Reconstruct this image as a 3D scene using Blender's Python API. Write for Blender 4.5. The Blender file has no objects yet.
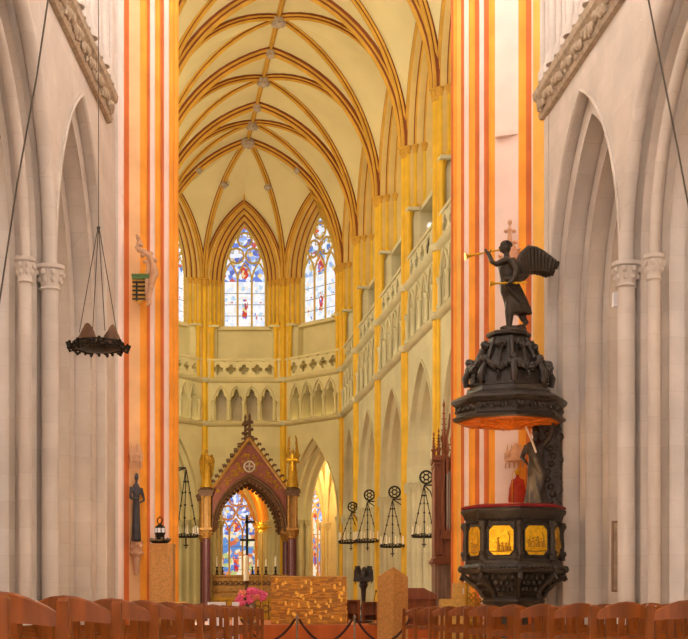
import bpy, bmesh, math, random
from mathutils import Vector, Matrix
random.seed(7)
PI = math.pi
sc = bpy.context.scene
COL = sc.collection
# ---------------------------------------------------------------- camera model
FPX, CX, HZ, CZ = 1370.0, 344.0, 612.0, 0.80
def X(px, d): return (px-CX)*d/FPX
def Z(py, d): return CZ+(HZ-py)*d/FPX
cam = bpy.data.cameras.new('camera'); camo = bpy.data.objects.new('camera', cam); COL.objects.link(camo)
camo.location = (0, 0, CZ); camo.rotation_euler = (PI/2, 0, 0)
cam.sensor_fit = 'HORIZONTAL'; cam.sensor_width = 36.0; cam.lens = FPX*36/688
cam.shift_y = (HZ-319.5)/688; cam.clip_end = 300
sc.camera = camo
sc.view_settings.view_transform = 'Standard'; sc.view_settings.look = 'None'
sc.view_settings.gamma = 1; sc.view_settings.use_curve_mapping = False
sc.view_settings.exposure = 0.0

# ---------------------------------------------------------------- materials
def lin(c):
    return tuple(((v/255)/12.92 if v/255 <= .04045 else ((v/255+.055)/1.055)**2.4) for v in c)
def mat(name, rgb, rough=.7, metal=0.0, var=.12, scale=3.0, bump=.0, bscale=None, joints=None, spec=.3, emit=None):
    m = bpy.data.materials.new(name); m.use_nodes = True
    nt = m.node_tree; N = nt.nodes; Lk = nt.links
    b = N['Principled BSDF']
    c = lin(rgb)
    b.inputs['Roughness'].default_value = rough; b.inputs['Metallic'].default_value = metal
    b.inputs['Specular IOR Level'].default_value = spec
    geo = N.new('ShaderNodeNewGeometry')
    src = geo.outputs['Position']
    nz = N.new('ShaderNodeTexNoise'); nz.inputs['Scale'].default_value = scale; nz.inputs['Detail'].default_value = 6
    Lk.new(src, nz.inputs['Vector'])
    mp = N.new('ShaderNodeMapRange'); mp.inputs['From Min'].default_value = .3; mp.inputs['From Max'].default_value = .7
    mp.inputs['To Min'].default_value = 1-var; mp.inputs['To Max'].default_value = 1+var
    Lk.new(nz.outputs['Fac'], mp.inputs['Value'])
    vm = N.new('ShaderNodeVectorMath'); vm.operation = 'SCALE'; vm.inputs[0].default_value = c
    Lk.new(mp.outputs['Result'], vm.inputs['Scale'])
    out = vm.outputs['Vector']
    hgt = nz.outputs['Fac']
    if joints:
        bw, bh, dark = joints
        sx = N.new('ShaderNodeSeparateXYZ'); Lk.new(src, sx.inputs[0])
        ad = N.new('ShaderNodeMath'); ad.operation = 'MULTIPLY_ADD'; ad.inputs[1].default_value = .6
        Lk.new(sx.outputs['X'], ad.inputs[0]); Lk.new(sx.outputs['Y'], ad.inputs[2])
        cb = N.new('ShaderNodeCombineXYZ'); Lk.new(ad.outputs[0], cb.inputs['X']); Lk.new(sx.outputs['Z'], cb.inputs['Y'])
        br = N.new('ShaderNodeTexBrick'); br.inputs['Scale'].default_value = 1
        br.inputs['Brick Width'].default_value = bw; br.inputs['Row Height'].default_value = bh
        br.inputs['Mortar Size'].default_value = .006; br.inputs['Mortar Smooth'].default_value = .4
        br.inputs['Color1'].default_value = (1, 1, 1, 1); br.inputs['Color2'].default_value = (.93, .92, .91, 1)
        br.inputs['Mortar'].default_value = (dark, dark, dark, 1)
        Lk.new(cb.outputs[0], br.inputs['Vector'])
        mu = N.new('ShaderNodeVectorMath'); mu.operation = 'MULTIPLY'
        Lk.new(out, mu.inputs[0]); Lk.new(br.outputs['Color'], mu.inputs[1]); out = mu.outputs['Vector']
    Lk.new(out, b.inputs['Base Color'])
    if bump:
        nb = N.new('ShaderNodeTexNoise'); nb.inputs['Scale'].default_value = bscale or scale*8; nb.inputs['Detail'].default_value = 4
        Lk.new(src, nb.inputs['Vector'])
        bp = N.new('ShaderNodeBump'); bp.inputs['Strength'].default_value = bump; bp.inputs['Distance'].default_value = .02
        Lk.new(nb.outputs['Fac'], bp.inputs['Height']); Lk.new(bp.outputs['Normal'], b.inputs['Normal'])
    if emit:
        b.inputs['Emission Color'].default_value = (*c, 1); b.inputs['Emission Strength'].default_value = emit
    return m
def wood(name, rgb, rough=.35, dark=.55, sc_=14):
    m = mat(name, rgb, rough, 0, .1, 2.5, spec=.22)
    nt = m.node_tree; N = nt.nodes; Lk = nt.links; b = N['Principled BSDF']
    tc = N.new('ShaderNodeTexCoord'); mp = N.new('ShaderNodeMapping'); mp.inputs['Scale'].default_value = (sc_, sc_, sc_*.12)
    nz = N.new('ShaderNodeTexNoise'); nz.inputs['Scale'].default_value = 1.6; nz.inputs['Detail'].default_value = 8
    Lk.new(tc.outputs['Object'], mp.inputs[0]); Lk.new(mp.outputs[0], nz.inputs['Vector'])
    cr = N.new('ShaderNodeValToRGB'); c = lin(rgb)
    cr.color_ramp.elements[0].position = .3; cr.color_ramp.elements[0].color = (c[0]*dark, c[1]*dark, c[2]*dark, 1)
    cr.color_ramp.elements[1].position = .7; cr.color_ramp.elements[1].color = (*c, 1)
    Lk.new(nz.outputs['Fac'], cr.inputs[0]); Lk.new(cr.outputs[0], b.inputs['Base Color'])
    return m
def glass_lit(name, cols, strength, scale):
    m = bpy.data.materials.new(name); m.use_nodes = True
    nt = m.node_tree; N = nt.nodes; Lk = nt.links; b = N['Principled BSDF']
    geo = N.new('ShaderNodeNewGeometry')
    vo = N.new('ShaderNodeTexVoronoi'); vo.inputs['Scale'].default_value = scale
    Lk.new(geo.outputs['Position'], vo.inputs['Vector'])
    sx = N.new('ShaderNodeSeparateColor'); Lk.new(vo.outputs['Color'], sx.inputs[0])
    cr = N.new('ShaderNodeValToRGB'); cr.color_ramp.interpolation = 'CONSTANT'
    el = cr.color_ramp.elements
    for i, (p, c) in enumerate(cols):
        e = el[i] if i < 2 else el.new(p)
        e.position = p; e.color = (*lin(c), 1)
    Lk.new(sx.outputs[0], cr.inputs[0])
    b.inputs['Base Color'].default_value = (.05, .05, .05, 1); b.inputs['Roughness'].default_value = .2
    Lk.new(cr.outputs[0], b.inputs['Emission Color']); b.inputs['Emission Strength'].default_value = strength
    return m
M = {}
M['stone'] = mat('nave_stone', (212, 202, 193), .85, 0, .10, 1.2, .25, 9, (.9, .42, .86))
M['stone_carve'] = mat('carved_stone', (178, 160, 138), .85, 0, .22, 7, .6, 22)
M['cream'] = mat('choir_plaster', (222, 206, 150), .85, 0, .06, .8, .1, 8)
M['choir'] = mat('choir_stone', (206, 198, 160), .85, 0, .08, 1.2, .2, 9, (.9, .42, .9))
M['apse'] = mat('apse_stone', (220, 207, 154), .85, 0, .07, 1.2, .2, 9, (.9, .42, .92))
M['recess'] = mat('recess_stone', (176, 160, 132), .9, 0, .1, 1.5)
M['yellow'] = mat('yellow_ochre_paint', (224, 178, 46), .6, 0, .12, 2.2, .1)
M['gold_rib'] = mat('rib_ochre_paint', (206, 156, 54), .6, 0, .12, 2.2)
M['brown'] = mat('red_brown_paint', (132, 68, 28), .65, 0, .14, 2.2)
M['ribcream'] = mat('rib_cream_paint', (218, 186, 110), .65, 0, .08, 2.2)
M['p_orange'] = mat('orange_paint', (246, 164, 56), .6, 0, .14, 1.6, .1)
M['p_yellow'] = mat('amber_paint', (240, 182, 84), .6, 0, .1, 1.6, .1)
M['p_red'] = mat('brick_red_paint', (208, 112, 54), .65, 0, .14, 1.6, .1)
M['p_peach'] = mat('peach_paint', (240, 194, 142), .65, 0, .1, 1.6, .1)
M['p_pink'] = mat('pale_pink_paint', (240, 216, 206), .7, 0, .06, 1.6, .1)
M['oak'] = mat('carved_dark_oak', (47, 39, 34), .42, 0, .3, 9, .7, 30, spec=.5)
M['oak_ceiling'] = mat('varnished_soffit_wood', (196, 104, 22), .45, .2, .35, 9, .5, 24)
M['red_cloth'] = mat('red_velvet', (120, 22, 22), .8, 0, .15, 6)
M['red_robe'] = mat('red_painted_wood', (176, 52, 30), .5, 0, .25, 9)
M['bronze'] = mat('dark_bronze', (62, 54, 46), .4, .35, .25, 8, .2, 30)
M['gold'] = mat('gilding', (224, 170, 40), .35, .75, .2, 9, .2, 30)
M['gold_relief'] = mat('gilded_relief', (238, 190, 40), .38, .5, .25, 14, .9, 26)
M['goldmatte'] = mat('dull_gilding', (176, 130, 36), .45, .4, .22, 9, .3, 30)
M['iron'] = mat('black_iron', (44, 38, 32), .5, .6, .2, 9)
M['cable'] = mat('steel_cable', (84, 76, 66), .5, .3, .1, 9)
M['chair'] = wood('chair_beech', (134, 68, 8), .36, .55)
M['rush'] = mat('rush_seat', (168, 106, 46), .8, 0, .25, 30, .6, 90)
M['floor'] = mat('floor_stone', (196, 172, 140), .45, 0, .12, 1.5, .05, 8, None)
M['podium'] = wood('podium_wood', (196, 96, 34), .4, .7, 3)
M['ambo'] = mat('speckled_brown_stone', (190, 138, 78), .55, 0, .22, 22, .2, 40)
M['blond'] = mat('pale_gold_stone', (206, 164, 84), .5, 0, .16, 14, .1, 40)
M['organ'] = wood('organ_oak', (150, 86, 56), .45, .6, 8)
M['organ_low'] = wood('organ_grey_oak', (156, 124, 104), .5, .6, 8)
M['pipe'] = mat('organ_pipe_tin', (150, 140, 130), .3, .8, .05, 3)
M['stall'] = wood('stall_oak', (150, 80, 34), .4, .5, 6)
M['canopy_red'] = mat('canopy_red_brown', (122, 62, 44), .55, 0, .2, 6, .3, 30)
M['canopy_gold'] = mat('canopy_dull_gold', (158, 112, 52), .5, .15, .25, 10, .4, 30)
M['canopy_dark'] = mat('canopy_umber', (96, 66, 44), .55, .1, .25, 10, .4, 30)
M['purple'] = mat('porphyry_column', (96, 52, 54), .35, 0, .2, 9)
M['wax'] = mat('ivory_wax', (242, 232, 206), .5, 0, .04, 4)
M['pink_flower'] = mat('pink_petals', (240, 104, 150), .6, 0, .25, 30)
M['salmon_flower'] = mat('salmon_petals', (238, 140, 120), .6, 0, .25, 30)
M['leaf'] = mat('green_leaves', (74, 104, 40), .6, 0, .3, 20)
M['white'] = mat('white_board', (232, 232, 240), .5, 0, .03, 4)
M['rope'] = mat('dark_rope', (58, 26, 20), .7, 0, .2, 30)
M['steel'] = mat('brushed_steel', (150, 136, 120), .3, .9, .08, 9)
M['statue_dark'] = mat('dark_weathered_statue', (70, 68, 74), .6, 0, .25, 9, .3, 30)
M['flesh_carve'] = mat('rose_tinted_stone', (216, 170, 136), .8, 0, .15, 9, .4, 30)
M['slate_green'] = mat('green_paint', (92, 122, 70), .6, 0, .2, 12)
M['black'] = mat('black_paint', (36, 28, 26), .5, 0, .2, 12)
M['lead'] = mat('lead_came', (120, 104, 70), .6, 0, .05, 4)
M['tracery'] = mat('window_tracery_stone', (206, 176, 92), .7, 0, .08, 4)
M['lamp_glow'] = mat('lamp_lens', (255, 244, 220), .3, 0, 0, 4, emit=4)
W_BLUE = [(0, (96, 130, 220)), (.18, (150, 176, 240)), (.36, (236, 240, 250)), (.66, (84, 104, 190)), (.80, (206, 84, 80)), (.86, (190, 220, 244)), (.95, (244, 214, 150))]
W_PALE = [(0, (222, 230, 244)), (.34, (150, 180, 222)), (.48, (238, 240, 244)), (.70, (214, 190, 130)), (.80, (86, 126, 190)), (.92, (206, 96, 60))]
W_RED = [(0, (220, 60, 40)), (.35, (240, 120, 70)), (.5, (180, 40, 60)), (.7, (240, 210, 150)), (.85, (90, 110, 210))]
W_LIGHT = [(0, (250, 250, 252)), (.60, (226, 234, 248)), (.80, (246, 236, 222)), (.93, (190, 216, 238))]
W_CHAP = [(0, (232, 150, 90)), (.25, (90, 150, 220)), (.38, (246, 232, 200)), (.68, (90, 140, 210)), (.80, (214, 110, 80)), (.90, (190, 206, 130))]
M['g_blue'] = glass_lit('stained_glass_blue', W_BLUE, 1.0, 5.5)
M['g_pale'] = glass_lit('stained_glass_pale', W_PALE, 1.05, 5.5)
M['g_red'] = glass_lit('stained_glass_red', W_RED, .95, 9)
M['g_light'] = glass_lit('stained_glass_clear', W_LIGHT, .98, 7)
M['g_chap'] = glass_lit('stained_glass_figures', W_CHAP, .95, 5)
M['g_chapblue'] = glass_lit('stained_glass_chapel_blue', W_BLUE, 1.0, 7)

def gold_blocks():
    m = bpy.data.materials.new('gilded_block_mosaic'); m.use_nodes = True
    nt = m.node_tree; N = nt.nodes; Lk = nt.links; b = N['Principled BSDF']
    geo = N.new('ShaderNodeNewGeometry'); sx = N.new('ShaderNodeSeparateXYZ'); Lk.new(geo.outputs['Position'], sx.inputs[0])
    ad = N.new('ShaderNodeMath'); ad.operation = 'ADD'; Lk.new(sx.outputs['X'], ad.inputs[0]); Lk.new(sx.outputs['Y'], ad.inputs[1])
    cb = N.new('ShaderNodeCombineXYZ'); Lk.new(ad.outputs[0], cb.inputs['X']); Lk.new(sx.outputs['Z'], cb.inputs['Y'])
    br = N.new('ShaderNodeTexBrick'); br.inputs['Scale'].default_value = 1; br.inputs['Brick Width'].default_value = .13; br.inputs['Row Height'].default_value = .038
    br.inputs['Mortar Size'].default_value = .003; br.inputs['Bias'].default_value = -.1; br.squash = 1.8; br.squash_frequency = 3
    br.inputs['Color1'].default_value = (*lin((156, 100, 26)), 1); br.inputs['Color2'].default_value = (*lin((222, 156, 46)), 1); br.inputs['Mortar'].default_value = (*lin((140, 88, 24)), 1)
    Lk.new(cb.outputs[0], br.inputs['Vector']); Lk.new(br.outputs['Color'], b.inputs['Base Color'])
    b.inputs['Roughness'].default_value = .4; b.inputs['Metallic'].default_value = .35
    return m
M['gold_blocks'] = gold_blocks()
M['gold_tile'] = mat('bright_gold_tile', (246, 190, 74), .35, .4, .1, 20)
M['gold_tile2'] = mat('amber_gold_tile', (206, 136, 36), .35, .4, .1, 20)

# ---------------------------------------------------------------- mesh builder
class MB:
    def __init__(s): s.v = []; s.f = []; s.m = []
    def vert(s, p): s.v.append(tuple(p)); return len(s.v)-1
    def face(s, idx, m=0): s.f.append(tuple(idx)); s.m.append(m)
    def quad(s, a, b, c, d, m=0):
        i = len(s.v); s.v += [tuple(a), tuple(b), tuple(c), tuple(d)]; s.face((i, i+1, i+2, i+3), m)
    def grid(s, rows, m=0, closed=False):
        base = len(s.v); n = len(rows[0])
        for r in rows: s.v += [tuple(p) for p in r]
        for i in range(len(rows)-1):
            for j in range(n if closed else n-1):
                j2 = (j+1) % n
                mm = m[j] if isinstance(m, (list, tuple)) else m
                s.face((base+i*n+j, base+i*n+j2, base+(i+1)*n+j2, base+(i+1)*n+j), mm)
        return base
    def box(s, c, sz, m=0, rz=0, taper=1.0):
        i = len(s.v); hx, hy, hz = sz[0]/2, sz[1]/2, sz[2]/2
        cr, sr = math.cos(rz), math.sin(rz)
        for dz, k in ((-hz, 1), (hz, taper)):
            for dx, dy in ((-hx, -hy), (hx, -hy), (hx, hy), (-hx, hy)):
                dx *= k; dy *= k
                s.v.append((c[0]+dx*cr-dy*sr, c[1]+dx*sr+dy*cr, c[2]+dz))
        for f in ((0, 3, 2, 1), (4, 5, 6, 7), (0, 1, 5, 4), (1, 2, 6, 5), (2, 3, 7, 6), (3, 0, 4, 7)):
            s.face([i+k for k in f], m)
    def tube(s, pts, r, m=0, n=8, cap=True):
        pts = [Vector(p) for p in pts]; k = len(pts)
        rs = r if isinstance(r, (list, tuple)) else [r]*k
        T0 = (pts[1]-pts[0]).normalized(); up = Vector((0, 0, 1)) if abs(T0.z) < .9 else Vector((1, 0, 0))
        A = T0.cross(up).normalized(); rows = []
        for i in range(k):
            T = (pts[min(i+1, k-1)]-pts[max(i-1, 0)]).normalized()
            A = (A-T*A.dot(T)).normalized(); B = T.cross(A)
            rows.append([pts[i]+(A*math.cos(2*PI*j/n)+B*math.sin(2*PI*j/n))*rs[i] for j in range(n)])
        b = s.grid(rows, m, True)
        if cap:
            s.face([b+j for j in range(n)][::-1], m); s.face([b+(k-1)*n+j for j in range(n)], m)
    def lathe(s, c, prof, m=0, n=16, ph=0, sx=1, sy=1, a0=0, a1=2*PI):
        full = abs(a1-a0-2*PI) < 1e-6; rows = []
        for r, z in prof:
            rows.append([(c[0]+sx*r*math.cos(ph+a0+(a1-a0)*j/n), c[1]+sy*r*math.sin(ph+a0+(a1-a0)*j/n), c[2]+z) for j in range(n if full else n+1)])
        b = s.grid(rows, m, full)
        if full:
            s.face([b+j for j in range(n)][::-1], m); s.face([b+(len(prof)-1)*n+j for j in range(n)], m)
    def ball(s, c, r, m=0, n=10, k=6):
        rx, ry, rz = r if isinstance(r, (tuple, list)) else (r, r, r)
        rows = []
        for i in range(k+1):
            a = -PI/2+PI*i/k; ca = max(math.cos(a), .02)
            rows.append([(c[0]+rx*ca*math.cos(2*PI*j/n), c[1]+ry*ca*math.sin(2*PI*j/n), c[2]+rz*math.sin(a)) for j in range(n)])
        b = s.grid(rows, m, True)
        s.face([b+j for j in range(n)][::-1], m); s.face([b+k*n+j for j in range(n)], m)
    def torus(s, c, R, r, ax='y', m=0, n=20, k=6, sq=1.0):
        rows = []
        for i in range(n+1):
            a = 2*PI*i/n; row = []
            for j in range(k):
                b = 2*PI*j/k; q = R+r*math.cos(b); h = r*math.sin(b)
                p = {'y': (q*math.cos(a), h, q*math.sin(a)*sq), 'z': (q*math.cos(a), q*math.sin(a), h), 'x': (h, q*math.cos(a), q*math.sin(a)*sq)}[ax]
                row.append((c[0]+p[0], c[1]+p[1], c[2]+p[2]))
            rows.append(row)
        s.grid(rows, m, True)
    def prism(s, poly, a, b, m=0):
        """poly: list of points; extruded along vector a->b offset"""
        n = len(poly); i = len(s.v); d = Vector(b)-Vector(a)
        s.v += [tuple(p) for p in poly]; s.v += [tuple(Vector(p)+d) for p in poly]
        s.face([i+j for j in range(n)][::-1], m); s.face([i+n+j for j in range(n)], m)
        for j in range(n): s.face((i+j, i+(j+1) % n, i+n+(j+1) % n, i+n+j), m)
    def build(s, name, mats, parent=None, smooth=False, loc=None, kind=None, fixn=True):
        me = bpy.data.meshes.new(name); me.from_pydata(s.v, [], s.f)
        mats = mats if isinstance(mats, (list, tuple)) else [mats]
        for mm in mats: me.materials.append(M[mm] if isinstance(mm, str) else mm)
        me.polygons.foreach_set('material_index', s.m)
        if fixn:
            bm = bmesh.new(); bm.from_mesh(me); bmesh.ops.recalc_face_normals(bm, faces=bm.faces); bm.to_mesh(me); bm.free()
        if smooth:
            me.polygons.foreach_set('use_smooth', [True]*len(me.polygons))
            try: me.set_sharp_from_angle(angle=math.radians(38))
            except Exception: pass
        me.update()
        o = bpy.data.objects.new(name, me); COL.objects.link(o)
        if parent: o.parent = parent
        if loc is not None: o.location = loc
        if kind: o['kind'] = kind
        return o
def struct(name, mb, mats, parent=None, smooth=False):
    return mb.build(name, mats, parent, smooth, kind='structure' if parent is None else None, fixn=True)
def thing(name, label, cat, loc=(0, 0, 0), rz=0, group=None):
    o = bpy.data.objects.new(name, None); COL.objects.link(o); o.empty_display_size = .1
    o.location = loc; o.rotation_euler = (0, 0, rz); o['label'] = label; o['category'] = cat
    if group: o['group'] = group
    return o
def sempty(name, loc=(0, 0, 0)):
    o = bpy.data.objects.new(name, None); COL.objects.link(o); o['kind'] = 'structure'; o.location = loc; return o
def tag(o, label, cat, group=None):
    o['label'] = label; o['category'] = cat
    if group: o['group'] = group
    return o
def copy_tree(o, parent=None):
    c = o.copy(); COL.objects.link(c); c.parent = parent
    for ch in list(o.children): copy_tree(ch, c)
    return c
def remesh(mb, voxel):
    """fuse overlapping volumes into one continuous surface"""
    me = bpy.data.meshes.new('fuse'); me.from_pydata(mb.v, [], mb.f)
    bm = bmesh.new(); bm.from_mesh(me); bmesh.ops.recalc_face_normals(bm, faces=bm.faces); bm.to_mesh(me); bm.free()
    o = bpy.data.objects.new('fuse', me); COL.objects.link(o)
    md = o.modifiers.new('r', 'REMESH'); md.mode = 'VOXEL'; md.voxel_size = voxel
    s2 = o.modifiers.new('s', 'SMOOTH'); s2.factor = .5; s2.iterations = 2
    dg = bpy.context.evaluated_depsgraph_get()
    res = bpy.data.meshes.new_from_object(o.evaluated_get(dg))
    bpy.data.objects.remove(o); bpy.data.meshes.remove(me)
    return res
def fused(name, mb, m, voxel, parent=None, loc=None):
    me = remesh(mb, voxel); me.materials.clear(); me.materials.append(M[m])
    me.polygons.foreach_set('use_smooth', [True]*len(me.polygons))
    me.polygons.foreach_set('material_index', [0]*len(me.polygons))
    o = bpy.data.objects.new(name, me); COL.objects.link(o)
    if parent: o.parent = parent
    if loc is not None: o.location = loc
    return o

# ---------------------------------------------------------------- wall helpers
class Frame:
    def __init__(s, A, B, n):
        s.A = Vector((A[0], A[1], 0)); B = Vector((B[0], B[1], 0)); s.L = (B-s.A).length; s.e = (B-s.A)/s.L
        s.n = Vector((-s.e.y, s.e.x, 0))
        if s.n.dot(Vector((n[0], n[1], 0))) < 0: s.n = -s.n
    def p(s, u, t, z):
        q = s.A+s.e*u-s.n*t; return Vector((q.x, q.y, z))
def pointed(uc, w, zs, za, n=12, r=0.0):
    h = za-zs; R = (h*h+w*w)/(2*w); Rr = R-r; c = R-w
    thm = math.acos(max(-1, min(1, c/Rr)))
    L = [(uc+c-Rr*math.cos(thm*i/n), zs+Rr*math.sin(thm*i/n)) for i in range(n+1)]
    return L+[(2*uc-u, z) for u, z in L[-2::-1]]
def trefoil(uc, w, zs, za):
    return [(uc-w, zs), (uc-w, zs+.3*(za-zs)), (uc-w*.82, zs+.5*(za-zs)), (uc-w*.5, zs+.52*(za-zs)), (uc-w*.46, zs+.72*(za-zs)), (uc-w*.25, zs+.92*(za-zs)), (uc, za),
            (uc+w*.25, zs+.92*(za-zs)), (uc+w*.46, zs+.72*(za-zs)), (uc+w*.5, zs+.52*(za-zs)), (uc+w*.82, zs+.5*(za-zs)), (uc+w, zs+.3*(za-zs)), (uc+w, zs)]
def wall_tier(mb, F, u0, u1, z0, z1, ops=(), t=0, m=0):
    us = {u0, u1}
    for hd, sill in ops: us |= {u for u, z in hd}
    us = sorted(u for u in us if u0-1e-6 <= u <= u1+1e-6)
    def head(hd, u, side):
        for (a, za), (b, zb) in zip(hd[:-1], hd[1:]):
            if b-a > 1e-9 and a-1e-9 <= u <= b+1e-9: return za+(zb-za)*(u-a)/(b-a)
        return None
    for a, b in zip(us[:-1], us[1:]):
        if b-a < 1e-6: continue
        mid = (a+b)/2; op = None
        for hd, sill in ops:
            if hd[0][0] < mid < hd[-1][0]: op = (hd, sill)
        if op is None:
            mb.quad(F.p(a, t, z0), F.p(b, t, z0), F.p(b, t, z1), F.p(a, t, z1), m)
        else:
            hd, sill = op; e = (b-a)*1e-3
            ha, hb, hm = head(hd, a+e, 1), head(hd, b-e, -1), 0
            mb.quad(F.p(a, t, ha), F.p(b, t, hb), F.p(b, t, z1), F.p(a, t, z1), m)
            if sill > z0+1e-6: mb.quad(F.p(a, t, z0), F.p(b, t, z0), F.p(b, t, sill), F.p(a, t, sill), m)
def strip(mb, F, outl, t0, t1, m=0):
    mb.grid([[F.p(u, t0, z) for u, z in outl], [F.p(u, t1, z) for u, z in outl]], m)
def arch_sweep(mb, F, uc, w, zs, za, zb, prof, mj=0, ma=0, n=12):
    """prof: [(inset, depth)]; material per profile step for jamb and arc"""
    outs = [pointed(uc, w, zs, za, n, r) for r, t in prof]
    k = len(prof)
    for i in range(k-1):
        a, b = outs[i], outs[i+1]; ta, tb = prof[i][1], prof[i+1][1]
        j_ = mj[i] if isinstance(mj, list) else mj; a_ = ma[i] if isinstance(ma, list) else ma
        mb.grid([[F.p(u, ta, z) for u, z in a], [F.p(u, tb, z) for u, z in b]], a_)
        for q in (0, -1):
            mb.quad(F.p(a[q][0], ta, zb), F.p(b[q][0], tb, zb), F.p(b[q][0], tb, zs), F.p(a[q][0], ta, zs), j_)
def cornice(mb, F, u0, u1, z, prof, m=0):
    """prof [(out, dz)] closed loop swept along the wall"""
    mb.grid([[F.p(u0, -o, z+dz) for o, dz in prof], [F.p(u1, -o, z+dz) for o, dz in prof]], m, True)
    for u in (u0, u1):
        b = len(mb.v); mb.v += [tuple(F.p(u, -o, z+dz)) for o, dz in prof]; mb.face(range(b, b+len(prof)), m)
STR = [(0, 0), (.06, .02), (.14, .1), (.16, .16), (.05, .22), (0, .22)]
def capital(mb, c, r, h, m=0, n=12):
    mb.lathe(c, [(r*1.05, 0), (r*1.25, h*.06), (r*1.05, h*.14), (r*1.1, h*.3), (r*1.35, h*.6), (r*1.5, h*.78), (r*1.3, h*.8), (r*1.65, h*.86), (r*1.65, h)], m, n)
    for k in range(8):
        a = 2*PI*k/8
        for q, zz in ((1.2, .42), (1.45, .68)):
            mb.ball((c[0]+r*q*math.cos(a+q*3), c[1]+r*q*math.sin(a+q*3), c[2]+h*zz), (r*.3, r*.3, h*.13), m, 6, 4)
def wavy(dr, dt, k, amp, n):
    P = []; L = math.hypot(dr, dt); nx, ny = -dt/L, dr/L
    for i in range(n+1):
        s = i/n; o = amp*math.sin(2*PI*k*s); sh = amp*.55*math.sin(4*PI*k*s)
        P.append((dr*s+nx*o+dr/L*sh*.5, dt*s+ny*o+dt/L*sh*.5))
    P[0] = (0, 0); P[-1] = (dr, dt); return P

# ================================================================ SETTING: floor
mb = MB(); mb.box((0, 32, -.1), (30, 76, .2)); FLOOR = struct('floor', mb, 'floor')
CF = .42                                                   # choir floor level
mb = MB(); mb.box((-.75, 33.5, .1), (6.6, 13.0, .2)); struct('platform_step', mb, 'floor')
mb = MB(); mb.box((-.75, 48.4, .26), (7.0, 37.0, .52)); mb.box((-.75, 29.72, .36), (7.0, .36, .32), 0); struct('podium_step', mb, 'podium')

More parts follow.
